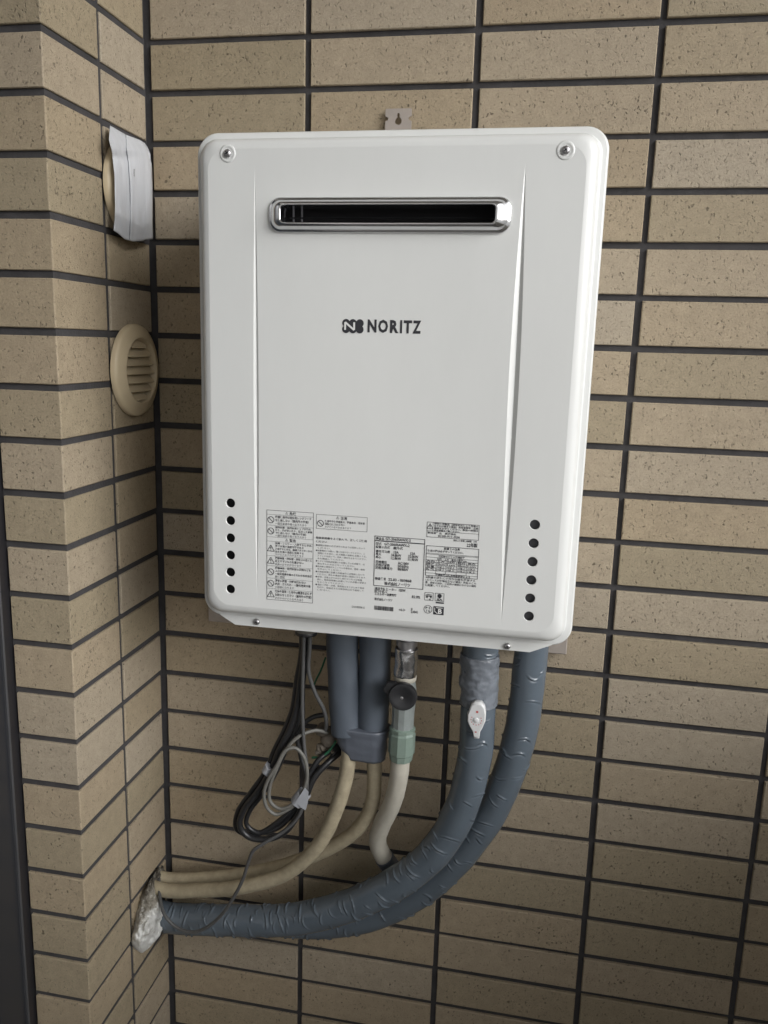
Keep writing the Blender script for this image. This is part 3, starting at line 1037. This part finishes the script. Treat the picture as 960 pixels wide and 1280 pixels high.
for i, t in enumerate(('※機器の周りに十分な空間を確保する', '（スペースが確保出来ない場合）熱気のこも', '音、排気のほか、ご近所の迷惑にならない場所', 'に設置してください。')):
    pr.text(t, x0 + ww * .01, z0 - hh * (.085 + .088 * i), hh * .068, ww * (.95, .97, .97, .47)[i], .015)
# certification marks
(x0, z1), (x1, z0) = F(531, 740), F(541.5, 751)
ww, hh = x1 - x0, z1 - z0
pr.frame(x0, z0, x1, z1, .0005)
for i in range(3): pr.hoop(x0 + ww * (.3 + .2 * i), z0 + hh * .62, ww * .16, .0005, 12)
pr.rect(x0 + ww * .2, z0 + hh * .3, x0 + ww * .35, z0 + hh * .6); pr.rect(x0 + ww * .65, z0 + hh * .3, x0 + ww * .8, z0 + hh * .6)
pr.text('一般', x0 + ww * .25, z0 + hh * .08, hh * .16, ww * .5, .02)
(x0, z1), (x1, z0) = F(544, 741), F(555, 752)
ww, hh = x1 - x0, z1 - z0
pr.frame(x0, z0, x1, z1, .0005)
pr.disc(x0 + ww * .5, z0 + hh * .66, ww * .24, 16); pr.rect(x0 + ww * .42, z0 + hh * .35, x0 + ww * .58, z0 + hh * .5)
pr.text('JIA', x0 + ww * .15, z0 + hh * .08, hh * .24, ww * .7, .03)
pr.rect(x0 + ww * .1, z0 - hh * .28, x1, z0 - hh * .1)
xx, zz = F(535, 761.5)
rr = .0052
pr.hoop(xx, zz, rr, .0006)
pr.text('P S', xx - rr * .55, zz + rr * .1, rr * .5, rr * 1.1, .02); pr.text('T G', xx - rr * .5, zz - rr * .62, rr * .5, rr * 1.0, .02)
(x0, z1), (x1, z0) = F(542, 757.5), F(554.5, 769)
pr.rect(x0, z0, x1, z1)
wx0, wx1, wz0, wz1 = x0, x1, z0, z1
pr.build('notice_print', M_INK)
pr = Print()
ww, hh = wx1 - wx0, wz1 - wz0
yy = YP - .0003
pr.bar(wx0 + ww * .12, wz0 + hh * .85, wx0 + ww * .12, wz0 + hh * .4, .0008, yy); pr.bar(wx0 + ww * .12, wz0 + hh * .40, wx0 + ww * .42, wz0 + hh * .12, .0008, yy - .00001)
pr.bar(wx0 + ww * .25, wz0 + hh * .85, wx0 + ww * .9, wz0 + hh * .85, .0008, yy - .00002)
pr.text('B', wx0 + ww * .46, wz0 + hh * .16, hh * .55, ww * .36, .03, yy - .00003)
pr.build('mark_letter', M_WHITEINK)

# ------------------------------------------------------------------ round vents on the return
def vent(zc, yc, label, group, louvers, R0=0.0665):
    e = empty('vent_cover', (0.0, yc, zc), label, 'vent', group)
    prof_in = [(d_ * .70 + .0006, r_v) for d_, r_v in [(0.002, R0), (0.010, R0), (0.0135, R0 - .0015), (0.0165, R0 - .0055), (0.0215, R0 - .0165), (0.0228, R0 - .0185), (0.0228, R0 - .0195), (0.020, R0 - .0205), (0.006, R0 - .023), (0.0015, R0 - .0235)]]
    rings_ = []
    n = 56
    for d, r in prof_in:
        rings_.append([(d, yc + r * math.cos(2 * math.pi * i / n), zc + r * math.sin(2 * math.pi * i / n)) for i in range(n)])
    adopt(link('rim', bm_mesh('rim', loft(rings_)), M_VENT), e)
    ri = R0 - .0225
    bm = bmesh.new()
    lathe_bm(bm, (0.0005, yc, zc), (1, 0, 0), [(0, ri + .001), (.0012, ri + .001)], 40)
    adopt(link('back_plate', bm_mesh('back_plate', bm), M_DARKIN), e)
    if louvers:
        nl = 7
        for i in range(nl):
            zz = -ri + 2 * ri * (i + .5) / nl
            hw = math.sqrt(max(ri ** 2 - zz ** 2, 0)) * .985
            bm = bmesh.new()
            t = .0008
            pts = [(0.0135, -.0055), (0.0135, -.0055 + 2 * t), (0.003, .0085 + 2 * t), (0.003, .0085)]
            a = [bm.verts.new((x, yc - hw, zc + zz + z)) for x, z in pts]; b = [bm.verts.new((x, yc + hw, zc + zz + z)) for x, z in pts]
            bm.faces.new(a); bm.faces.new(list(reversed(b)))
            for j in range(4): bm.faces.new((a[j], a[(j + 1) % 4], b[(j + 1) % 4], b[j]))
            adopt(link('louver', bm_mesh('louver', bm), M_VENT), e)
    return e


v1 = vent(Z0 - 0.4620, -0.0690, 'round tan vent cover with open louvres on the tiled return', None, True)
v2 = vent(Z0 - 0.2130, -0.0720, 'round tan vent cover sealed over with white tape', None, False, 0.0640)
# white tape stretched over the upper vent: two overlapping strips, wrinkled, ends pressed to the tiles
NU, NV = 22, 46


def interp(tab, t):
    for (t0, v0), (t1, v1) in zip(tab[:-1], tab[1:]):
        if t <= t1:
            f = (t - t0) / (t1 - t0)
            return v0 + (v1 - v0) * f
    return tab[-1][1]


TL_ = [(0, 137.4), (.13, 136.0), (.26, 140), (.48, 143), (.80, 143.8), (1, 142)]
TR_ = [(0, 184.5), (.06, 187.5), (.22, 189.6), (.48, 190.6), (.84, 190.4), (1, 190.8)]
TT_ = [(0, 157), (.4, 168), (.78, 175), (.92, 179), (1, 184)]
TB_ = [(0, 288), (.12, 292), (.28, 299), (.5, 302), (.75, 301.2), (.80, 299.5), (1, 299)]


def tape_pt(a, b, lift=0.0):
    """a across (0 = towards the viewer, 1 = towards the corner), b down the strip"""
    u = interp(TL_, b) * (1 - a) + interp(TR_, b) * a
    v = interp(TT_, a) * (1 - b) + interp(TB_, a) * b
    sm = lambda q: max(0, min(1, q)) ** 2 * (3 - 2 * max(0, min(1, q)))
    x = 0.0090 + 0.0110 * sm(b / .14) * (1 - .50 * sm((b - .82) / .18))
    x += 0.0016 * noise.noise(Vector((a * 3, b * 2.6, 3.0))) + 0.0009 * noise.noise(Vector((a * 9, b * 4, 8.0))) + 0.0016 * math.exp(-((b - .80 - .10 * (a - .3) ** 2 * 4) / .03) ** 2) * (1 - a)
    fold = math.exp(-((b - .12 - .18 * (1 - a)) / .05) ** 2) * (1 - a)
    x -= 0.0032 * fold
    x -= 0.0045 * math.exp(-((a - 1.0 + .25 * max(0, .25 - b)) / .04) ** 2)
    return onX(u, v, max(x, .0035) + lift)


for (a0, a1, lift) in ((0.0, 0.44, 0.0), (0.415, 1.0, 0.0018)):
    bm = bmesh.new()
    g = [[bm.verts.new(tape_pt(a0 + (a1 - a0) * i / NU, j / NV, lift)) for i in range(NU + 1)] for j in range(NV + 1)]
    for j in range(NV):
        for i in range(NU):
            f = bm.faces.new((g[j][i], g[j][i + 1], g[j + 1][i + 1], g[j + 1][i])); f.smooth = True
    t = link('tape_strip', bm_mesh('tape_strip', bm), M_WTAPE)
    md = t.modifiers.new('thickness', 'SOLIDIFY'); md.thickness = 0.0005; md.offset = 1
    t['label'] = 'white tape strip stuck over the vent'
    adopt(t, v2)
# pencilled note on the tape
pr = Print()
vs, fs = text_mesh('Shower', 0.0)
sp = []
for v in vs:
    b = 0.31 + v.x * 0.024
    a = 0.53 + v.y * 0.052
    sp.append(tape_pt(a, b, 0.0029))
pr.add([tuple(q) for q in sp], fs)
adopt(link('pencil_note', mesh_from('pencil_note', pr.v, pr.f), M_INK), v2)

# ------------------------------------------------------------------ wrapped pipes
def PXY(lst):
    return [onY(*q) for q in lst]


def wrinkles(length, seed, dense, rad):
    rg = random.Random(seed)
    L_ = []
    s = 0.03
    while s < length - .02:
        d = dense(s / length)
        s += rg.uniform(.4, 1.6) * .0066 / max(d, .05)
        th = rg.uniform(2.0, 5.2)                 # mostly on the sides that face the viewer
        L_.append((s, th, rg.uniform(.22, .75), rg.uniform(.0013, .0027), rg.uniform(.0009, .0016), rg.uniform(-.0055, .0055), rg.uniform(-.006, .008)))
    buck = {}
    for w in L_:
        for k in range(int((w[0] - .02) / .01), int((w[0] + .02) / .01) + 1):
            buck.setdefault(k, []).append(w)

    def disp(s, a):
        r = 0.0009 * noise.noise(Vector((s * 28, math.cos(a) * 1.2, math.sin(a) * 1.2 + seed)))
        for (s0, th, ext, amp, wd, tilt, bow) in buck.get(int(s / .01), ()):
            da = (a - th + math.pi) % (2 * math.pi) - math.pi
            if abs(da) > ext: continue
            q = da / ext
            ds = s - s0 - tilt * q - bow * q * q
            if abs(ds) > wd * 3.2: continue
            win = (1 - q * q)
            r += amp * win * (math.exp(-(ds / wd) ** 2) - 0.75 * math.exp(-((ds - wd * 1.5) / wd) ** 2))
        return r
    return disp


def big_pipe(name, pts, rad, seed, dense, label, length):
    bm = bmesh.new()
    sweep_bm(bm, pts, rad, nseg=96, step=0.0012, disp=wrinkles(length, seed, dense, rad))
    o = link(name, bm_mesh(name, bm), M_WRAP)
    return tag(o, label, 'pipe', 'wrapped water pipes under the heater')


p1 = PXY([(600, 815, -.112), (598, 880, -.112), (593, 948, -.112), (573, 1018, -.108), (536, 1073, -.104), (467, 1119, -.098), (373, 1148, -.084), (280, 1150, -.070), (212, 1147, -.061)])
p1 = [Vector((p1[0].x + .001, -.112, ZB + .02))] + p1 + [Vector((-.004, -.060, p1[-1].z + .001))]
pipe1 = big_pipe('wrapped_pipe', p1, .0246, 11, lambda t: 0.42 + 0.75 * min(1, max(0, (t - .25) * 2.2)), 'thick grey-blue wrapped pipe with the white lever taped on', 0.95)
p2 = PXY([(663, 825, -.075), (657, 880, -.075), (646, 935, -.075), (620, 1003, -.070), (578, 1066, -.062), (528, 1112, -.053), (470, 1142, -.044), (400, 1156, -.034), (320, 1153, -.028), (240, 1150, -.026)])
p2 = [Vector((p2[0].x + .002, -.075, ZB + .02))] + p2 + [Vector((-.004, -.026, p2[-1].z + .002))]
pipe2 = big_pipe('wrapped_pipe', p2, (lambda s: .0240 - .006 * max(0, min(1, (s - .68) / .2))), 23, lambda t: 0.55 + 0.2 * t, 'thick grey-blue wrapped pipe bending behind the lever pipe', 1.05)

# tape bandage round the first pipe and the white lever
c1 = catmull(p1, .0016)
seg = [p_ for p_ in c1 if Z0 - 0.905 <= p_.z <= Z0 - 0.8300]
bm = bmesh.new()
sweep_bm(bm, seg, lambda s: .0262 + .0006 * math.sin(s * 190) + (.0006 if s < .03 else 0), nseg=72, step=.0016, disp=lambda s, a: .0024 * noise.noise(Vector((s * 60, math.cos(a) * 2.2, math.sin(a) * 2.2))) + .0012 * noise.noise(Vector((s * 190, math.cos(a) * 4, math.sin(a) * 4))), spline=False)
tag(link('tape_bandage', bm_mesh('tape_bandage', bm), M_TAPE), 'shiny grey tape wound round the pipe above the white lever', 'tape')

vl = empty('valve_lever', onY(597, 905, -.150), 'small white lever handle with red marks taped onto wrapped pipe', 'lever')
LY = -.1500
lo = [(589, 880), (594, 877.5), (602, 879), (606, 884), (607.5, 892), (606.5, 903), (603, 911), (600, 916), (599, 924), (592.5, 924), (591, 916), (587, 909), (584, 902), (584, 893), (587, 886)]
lp = [onY(u, v, LY) for u, v in lo]
lc = sum(lp, Vector()) / len(lp)
rings_ = []
for (y, k) in ((.014, .93), (.004, 1.0), (.0005, .97), (-.0008, .86)):
    rings_.append([(lc.x + (q.x - lc.x) * k, LY + y, lc.z + (q.z - lc.z) * k) for q in lp])
adopt(link('handle', bm_mesh('handle', loft(rings_, True, True)), M_WPLAST), vl)
adopt(lathe('stem', (lc.x, LY + .030, lc.z + .004), (0, -1, 0), [(0, .006), (.017, .006)], M_STEEL, 16), vl)
adopt(lathe('cap', (lc.x - .0005, LY - .0004, lc.z), (0, -1, 0), [(0, .0040), (.0012, .0038), (.0018, .003)], M_WPLAST, 20), vl)
pr = Print()
for i in range(9):
    a_ = math.radians(150 + 240 * i / 8)
    pr.rect(lc.x + .0072 * math.cos(a_) - .0006, lc.z + .0072 * math.sin(a_) - .0007, lc.x + .0072 * math.cos(a_) + .0006, lc.z + .0072 * math.sin(a_) + .0007, LY - .0011)
pr.rect(lc.x - .001, lc.z + .0105, lc.x + .002, lc.z + .0135, LY - .0011)
pr.rect(lc.x - .0012, lc.z - .0185, lc.x + .0012, lc.z - .0165, LY - .0011)
adopt(link('red_marks', mesh_from('red_marks', pr.v, pr.f), M_REDINK), vl)

# ------------------------------------------------------------------ the two foam sleeves, their tape and the beige pipes
ys1, ys2 = -.105, -.100
sl1 = PXY([(428, 800, ys1), (430, 860, ys1), (433, 915, ys1)])
sl2 = PXY([(469, 800, ys2), (468, 860, ys2), (465, 915, ys2)])
dsp = lambda sd: (lambda s, a: .0007 * noise.noise(Vector((s * 40 + sd, math.cos(a) * 1.5, math.sin(a) * 1.5))))
for nm, pp, sd, lb in (('pipe_sleeve', sl1, 1, 'grey foam sleeve beside the black cables under the heater'), ('pipe_sleeve', sl2, 5, 'grey foam sleeve beside the gas valve under the heater')):
    pp = [Vector((pp[0].x, pp[0].y, ZB + .012))] + pp
    o = tube(nm, pp, .0230, M_SLEEVE, nseg=48, step=.003, disp=dsp(sd))
    tag(o, lb, 'pipe', 'foam sleeves under the heater')
# tape binding both sleeves: a rounded-rectangular sleeve narrowing downwards
a_, b_ = onY(419, 905, -.10), onY(486, 905, -.10)
c_, d_ = onY(433, 942, -.10), onY(479, 942, -.10)
rings_ = []
NT = 14
for i in range(NT + 1):
    t = i / NT
    xl = a_.x + (c_.x - a_.x) * t ** 1.9; xr = b_.x + (d_.x - b_.x) * t ** 2.2
    z = a_.z + .006 + (c_.z - a_.z - .006) * t
    k = 1 - .18 * t ** 3
    w = (xr - xl) / 2 + .0012
    cxx = (xl + xr) / 2
    hgt = .0242 * (1 - .30 * t)
    pts = []
    for x_, y_ in rrect(0, 0, 2 * w, 2 * hgt, min(w, hgt) * .98, 12):
        nn = .0030 * noise.noise(Vector((x_ * 45, y_ * 45, z * 50))) + .0016 * noise.noise(Vector((x_ * 25, y_ * 25, z * 160)))
        l = math.hypot(x_, y_)
        pts.append((cxx + x_ * (1 + nn / l), -.1025 + y_ * (1 + nn / l), z - .05 * (x_ / w) * .03))
    rings_.append(pts)
tag(link('tape_binding', bm_mesh('tape_binding', loft(rings_, True, True)), M_DTAPE), 'grey tape binding the two foam sleeves above the beige pipes', 'tape')

bd = lambda sd: (lambda s, a: .00045 * noise.noise(Vector((s * 60 + sd, math.cos(a) * 2, math.sin(a) * 2))) + .00010 * math.sin((s + a * .0016) * 420))
bp1 = PXY([(437, 930, -.108), (433, 968, -.110), (421, 1010, -.112), (398, 1056, -.110), (357, 1092, -.104), (300, 1109, -.096), (245, 1113, -.080), (208, 1113, -.070)])
bp1 += [Vector((-.003, -.066, bp1[-1].z))]
tag(tube('beige_pipe', bp1, .0112, M_BEIGE, nseg=32, step=.0025, disp=bd(0)), 'yellowed beige taped pipe sweeping in front towards the wall hole', 'pipe', 'beige pipes under the heater')
bp2 = PXY([(466, 930, -.095), (468, 968, -.092), (465, 1005, -.086), (447, 1036, -.078), (408, 1062, -.068), (350, 1083, -.058), (290, 1095, -.050), (215, 1099, -.044)])
bp2 += [Vector((-.003, -.043, bp2[-1].z))]
tag(tube('beige_pipe', bp2, .0110, M_BEIGE, nseg=32, step=.0025, disp=bd(9)), 'yellowed beige taped pipe curving behind the other beige pipe', 'pipe', 'beige pipes under the heater')
bp3 = PXY([(501, 940, -.118), (499, 968, -.116), (491, 1002, -.104), (477, 1032, -.086), (472, 1052, -.074), (479, 1070, -.063), (493, 1088, -.052), (516, 1104, -.030)])
bp3 += [Vector((bp3[-1].x + .010, .003, bp3[-1].z - .006))]
gp = tag(tube('gas_pipe', bp3, .0136, M_BEIGE2, nseg=32, step=.0025, disp=bd(4)), 'cream covered gas pipe bending back into the wall below the valve', 'pipe')
e_ = bp3[-3].lerp(bp3[-2], .6)
cap_pts = [p_ for p_ in catmull(bp3, .002)]
cap_pts = cap_pts[int(len(cap_pts) * .655):int(len(cap_pts) * .74)]
tube('tape_cuff', cap_pts, .0148, M_DTAPE, gp, nseg=28, step=.002, spline=False)

# ------------------------------------------------------------------ gas valve
gv0 = onY(508, 800, -.120)
gv = empty('gas_valve', (gv0.x, gv0.y, gv0.z), 'metal gas valve with black round knob and pale green nut', 'valve')
ax0, ax1 = onY(509, 800, -.120), onY(501, 950, -.120)
axv = (ax1 - ax0)


def VA(t): return ax0 + axv * t


def vpart(name, t0, t1, prof, mat, n=32, sharp=None):
    """prof: fractions of the section and radii"""
    o = VA(t0); L_ = (VA(t1) - o).length
    return adopt(lathe(name, o, axv, [(f * L_, r) for f, r in prof], mat, n, sharp=sharp), gv)


vpart('threaded_nipple', -.12, .08, [(0, .0115), (.55, .0115), (.56, .0148), (.8, .0148), (.82, .0125), (1, .0125)], M_STEEL, 24)
# crumpled foil-wrapped union
bm = bmesh.new()
sweep_bm(bm, [VA(.06), VA(.12), VA(.20), VA(.285)], lambda s: .0160, nseg=48, step=.0012, disp=lambda s, a: .0013 * noise.noise(Vector((s * 70, math.cos(a) * 2.0, math.sin(a) * 2.0))) - .0004 * abs(noise.noise(Vector((s * 260, math.cos(a) * 6, math.sin(a) * 6)))))
adopt(link('foil_wrap', bm_mesh('foil_wrap', bm), M_FOIL), gv)
vpart('sealing_ring', .275, .325, [(0, .0150), (.15, .0160), (.85, .0160), (1, .0150)], M_BEIGE2)
vpart('valve_body', .32, .72, [(0, .0130), (.06, .0150), (.20, .0170), (.50, .0170), (.62, .0162), (.68, .0160), (1, .0160)], M_VALVE, 12, 25)
vpart('nut', .71, .99, [(0, .0160), (.03, .0186), (.12, .0186), (.14, .0172), (.20, .0192), (.78, .0192), (.82, .0175), (1, .0165)], M_NUT, 10, 25)
kc = onY(502, 873, -.150)
kn = lathe('knob', kc + Vector((0, .024, 0)), (0.05, -1, .05), [(0, .010), (.010, .010), (.012, .0185), (.0155, .0198), (.0215, .0198), (.024, .0188), (.0246, .0150), (.0238, .0135), (.0238, .004), (.0232, .003)], M_KNOB, 40)
adopt(kn, gv)
# the lever ear of the knob, pointing back to the sleeves
bm = bmesh.new()
q = [onY(u, v, -.146) for u, v in ((484, 853), (494, 854), (505, 862), (500, 880), (486, 872), (478, 862))]
fr = [bm.verts.new(p_) for p_ in q]; bk = [bm.verts.new(p_ + Vector((0, .010, 0))) for p_ in q]
bm.faces.new(fr); bm.faces.new(list(reversed(bk)))
for i in range(len(q)): bm.faces.new((fr[i], fr[(i + 1) % len(q)], bk[(i + 1) % len(q)], bk[i]))
bmesh.ops.bevel(bm, geom=bm.edges[:], offset=.0012, segments=2, affect='EDGES')
adopt(link('knob_ear', bm_mesh('knob_ear', bm), M_KNOB), gv)
adopt(lathe('knob_screw', kc + Vector((0, .0012, 0)), (0.05, -1, .05), [(0, .0024), (.0006, .0022), (.001, .001)], M_STEEL, 14), gv)

# ------------------------------------------------------------------ cables
gl = onY(383, 787, -.125)
part(lathe('cable_gland', (gl.x, gl.y, ZB + .004), (0, 0, -1), [(0, .0165), (.046, .0165), (.050, .0155), (.056, .0150)], M_GREYC, 24))
part(lathe('gland_ring', (gl.x, gl.y, ZB - .0505), (0, 0, -1), [(0, .0150), (.002, .0160), (.005, .0156), (.0060, .013)], M_KNOB, 24))

yc = -.125
# black power cable: down from the gland, round the loop, back up to the connector; three strands lie side by side
bm = bmesh.new()
sweep_bm(bm, PXY([(380, 785, yc), (380, 815, yc), (376, 850, yc), (371, 885, -.124), (362, 912, -.124), (349, 938, -.126), (339, 963, -.128), (322, 990, -.13), (304, 1014, -.13), (300, 1033, -.13), (311, 1046, -.128), (334, 1049, -.126), (356, 1040, -.124), (372, 1019, -.122), (382, 997, -.120), (393, 972, -.114), (408, 955, -.104), (425, 940, -.085), (446, 915, -.055)]), .0047, nseg=14, step=.003)
sweep_bm(bm, PXY([(377, 785, yc + .006), (377, 815, yc + .006), (371, 850, yc + .006), (366, 885, -.118), (356, 912, -.118), (343, 938, -.119), (333, 963, -.121), (314, 990, -.122), (297, 1016, -.122), (296, 1036, -.121), (310, 1043, -.120), (326, 1041, -.120), (344, 1030, -.119), (362, 1014, -.118), (378, 990, -.114), (388, 966, -.110), (400, 948, -.102), (422, 932, -.082), (444, 905, -.055)]), .0042, nseg=14, step=.003)
sweep_bm(bm, PXY([(384, 785, yc + .003), (384, 815, yc + .003), (379, 850, yc + .004), (376, 880, -.118), (370, 908, -.117), (358, 935, -.118), (346, 963, -.121), (330, 990, -.122), (312, 1014, -.123), (308, 1030, -.123), (320, 1040, -.121), (345, 1036, -.118), (364, 1020, -.116), (376, 1000, -.115), (383, 975, -.110), (376, 945, -.106), (372, 915, -.104), (390, 897, -.102), (408, 893, -.098)]), .0037, nseg=14, step=.003)
tag(link('black_cable', bm_mesh('black_cable', bm), M_BLACK), 'black power cables hanging in a long loop below the heater', 'cable')

# grey cable: down from the gland, two loose turns inside the black loop, then down over the pipes to the wall hole
bm = bmesh.new()
sweep_bm(bm, PXY([(388, 785, -.132), (387, 812, -.132), (386, 840, -.131), (394, 866, -.128), (405, 888, -.122), (408, 905, -.114), (406, 916, -.108)]), .0029, nseg=12, step=.003)
sweep_bm(bm, PXY([(380, 790, -.133), (379, 830, -.133), (378, 880, -.131), (380, 930, -.129), (384, 965, -.128), (382, 995, -.127), (372, 1022, -.127), (352, 1041, -.128), (330, 1054, -.132), (317, 1063, -.134), (311, 1076, -.132), (304, 1098, -.126), (293, 1120, -.121), (279, 1141, -.118), (262, 1157, -.116), (243, 1165, -.114), (222, 1160, -.110), (206, 1144, -.106), (200, 1122, -.086), (199, 1104, -.064)]) + [Vector((-.002, -.030, onY(199, 1094, -.045).z))], .0027, nseg=12, step=.003)
tag(link('grey_cable', bm_mesh('grey_cable', bm), M_GREYD), 'dark grey signal cable drooping across the wrapped pipe into the wall hole', 'cable')
bm = bmesh.new()
sweep_bm(bm, PXY([(410, 916, -.108), (394, 913, -.118), (373, 921, -.130), (357, 938, -.135), (345, 962, -.137), (337, 985, -.136), (338, 1002, -.135), (350, 1011, -.134), (366, 1005, -.133), (378, 991, -.132), (384, 970, -.132), (380, 947, -.133), (369, 935, -.135), (357, 938, -.139), (347, 955, -.141), (335, 975, -.140), (330, 992, -.139), (334, 1010, -.137), (345, 1018, -.134), (358, 1013, -.131), (372, 1003, -.128), (380, 990, -.124)]), .0027, nseg=12, step=.003)
tag(link('grey_cable', bm_mesh('grey_cable', bm), M_GREYC), 'light grey cable coiled twice inside the black cable loop', 'cable')


def cable_tape(u, v, y, ang, w, r, label, tail=None):
    c = onY(u, v, y)
    d = Vector((math.cos(ang), 0, math.sin(ang)))
    pts = [c - d * w / 2, c - d * w / 6, c + d * w / 6, c + d * w / 2]
    bm = bmesh.new()
    sweep_bm(bm, pts, r, nseg=28, step=.0018, squash=.85, disp=lambda s, a: .0010 * noise.noise(Vector((s * 110 + u, math.cos(a) * 2, math.sin(a) * 2))))
    o = link('cable_tape', bm_mesh('cable_tape', bm), M_SILVERTAPE)
    tag(o, label, 'tape', 'tape wraps on the cables')
    if tail:
        q = [onY(a, b, y - r * 1.02) for a, b in tail]
        bm = bmesh.new()
        f_ = bm.faces.new([bm.verts.new(p_) for p_ in q])
        ge = bmesh.ops.extrude_face_region(bm, geom=[f_])
        for v_ in [g for g in ge['geom'] if isinstance(g, bmesh.types.BMVert)]: v_.co.y += .0008
        link('loose_end', bm_mesh('loose_end', bm), M_SILVERTAPE, o)
    return o


cable_tape(336.5, 961, -.127, math.radians(62), .013, .0100, 'small square silver tape wrap high on the black cable loop')
cable_tape(376, 997, -.124, math.radians(55), .020, .0125, 'crumpled silver tape wrap with a loose end low on the cable loop', [(369, 1003), (381, 985), (385.5, 990), (384.5, 1004), (382, 1013), (377, 1010)])

# lumpy earth / wire connector behind the sleeve, with green and dark wires
wc = empty('wire_connector', onY(407, 925, -.085), 'grimy taped wire connector with green wire behind the foam sleeve', 'connector')
bm = bmesh.new()
for (u, v, r) in ((404, 912, .011), (411, 924, .012), (402, 934, .008), (414, 938, .007), (399, 940, .006)):
    c = onY(u, v, -.088)
    bmesh.ops.create_icosphere(bm, subdivisions=3, radius=r, matrix=Matrix.Translation(c))
for v in bm.verts:
    v.co += Vector((1, 1, 1)) * .0028 * noise.noise(v.co * 95) + Vector((0, 1, -1)) * .0018 * noise.noise(v.co * 210)
adopt(link('taped_joint', bm_mesh('taped_joint', bm, True), pmat('grimy_putty', (0.20, 0.17, 0.135), .7, bump=(120, .8, .002), vary=.8, vscale=70, dark=.45)), wc)
bm = bmesh.new()
sweep_bm(bm, PXY([(420, 926, -.094), (412, 938, -.098), (401, 946, -.100), (390, 947, -.098)]), .0019, nseg=8, step=.003)
adopt(link('green_wire', bm_mesh('green_wire', bm), M_GREEN), wc)
bm = bmesh.new()
sweep_bm(bm, PXY([(407, 822, -.070), (401, 838, -.070), (395, 850, -.072), (391, 862, -.074)]), .0015, nseg=8, step=.003)
adopt(link('green_wire', bm_mesh('green_wire', bm), M_GREEN), wc)
bm = bmesh.new()
sweep_bm(bm, PXY([(446, 905, -.060), (428, 930, -.080), (412, 948, -.097), (398, 964, -.104), (386, 980, -.110)]), .0024, nseg=8, step=.003)
adopt(link('dark_wire', bm_mesh('dark_wire', bm), M_BLACK), wc)
bm = bmesh.new()
sweep_bm(bm, PXY([(444, 912, -.060), (426, 938, -.080), (404, 957, -.100), (390, 966, -.104), (380, 985, -.108)]), .0024, nseg=8, step=.003)
adopt(link('dark_wire', bm_mesh('dark_wire', bm), M_BLACK), wc)

# ------------------------------------------------------------------ mortar packing round the wall hole
hole_z = p1[-1].z
mo = empty('mortar_patch', (0, -.07, hole_z - .05), 'rough white mortar packed round the pipes at the wall hole', 'mortar')
bm = bmesh.new()
lathe_bm(bm, (0.0006, -.056, hole_z + .022), (1, 0, 0), [(0, .052), (.0006, .052)], 36)
adopt(link('hole', bm_mesh('hole', bm), M_DARKIN), mo)  # flat dark disc on the tiles; the recess's shade is put into its colour
ML = [(1084, 197), (1092, 192), (1100, 187), (1110, 180), (1120, 176), (1132, 173), (1145, 170), (1160, 167), (1170, 164), (1180, 164.5), (1186, 168), (1191, 176)]
MR = [(1084, 205), (1092, 206), (1100, 200), (1110, 199), (1120, 201), (1132, 203), (1145, 205), (1160, 204), (1170, 200), (1180, 191), (1186, 185), (1191, 178)]
MH = [(1084, .006), (1092, .010), (1105, .014), (1120, .022), (1135, .028), (1160, .030), (1178, .022), (1186, .012), (1191, .001)]
bm = bmesh.new()
NVM, NUM = 70, 44
grid = []
for j in range(NVM + 1):
    v = 1084 + (1191 - 1084) * j / NVM
    ul = interp(ML, v) + 1.6 * noise.noise(Vector((v * .16, 0, 0))) + .8 * noise.noise(Vector((v * .5, 0, 4)))
    ur = interp(MR, v) + 1.2 * noise.noise(Vector((v * .16, 7, 0)))
    H_ = interp(MH, v)
    row = []
    for i in range(NUM + 1):
        q = i / NUM
        u = ul + (ur - ul) * q
        h_ = H_ * math.sin(min(1, q / .72) * math.pi / 2) ** .8
        amp = min(1, q * 6) * min(1, j / 4) * min(1, (NVM - j) / 4)
        h_ += amp * (.0070 * noise.noise(Vector((u * .09, v * .06, 1.7))) + .0036 * noise.noise(Vector((u * .2, v * .16, 5.1))) + .0014 * noise.noise(Vector((u * .5, v * .45, 9.1))))
        if q == 0: h_ = -.001
        row.append(bm.verts.new(onX(u, v, max(h_, .0008 if q > 0 else -.001))))
    e_ = row[-1].co
    for f_ in (.6, .2, -.1):
        row.append(bm.verts.new((e_.x * f_, min(e_.y + .004, -.003), e_.z)))
    grid.append(row)
for j in range(NVM):
    for i in range(len(grid[0]) - 1):
        f = bm.faces.new((grid[j][i], grid[j][i + 1], grid[j + 1][i + 1], grid[j + 1][i])); f.smooth = True
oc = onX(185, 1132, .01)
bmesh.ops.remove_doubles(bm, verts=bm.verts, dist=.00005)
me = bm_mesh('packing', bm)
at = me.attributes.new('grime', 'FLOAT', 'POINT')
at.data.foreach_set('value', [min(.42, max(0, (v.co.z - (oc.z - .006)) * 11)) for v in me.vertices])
adopt(link('packing', me, M_PLASTER), mo)

print('objects', len(bpy.data.objects))
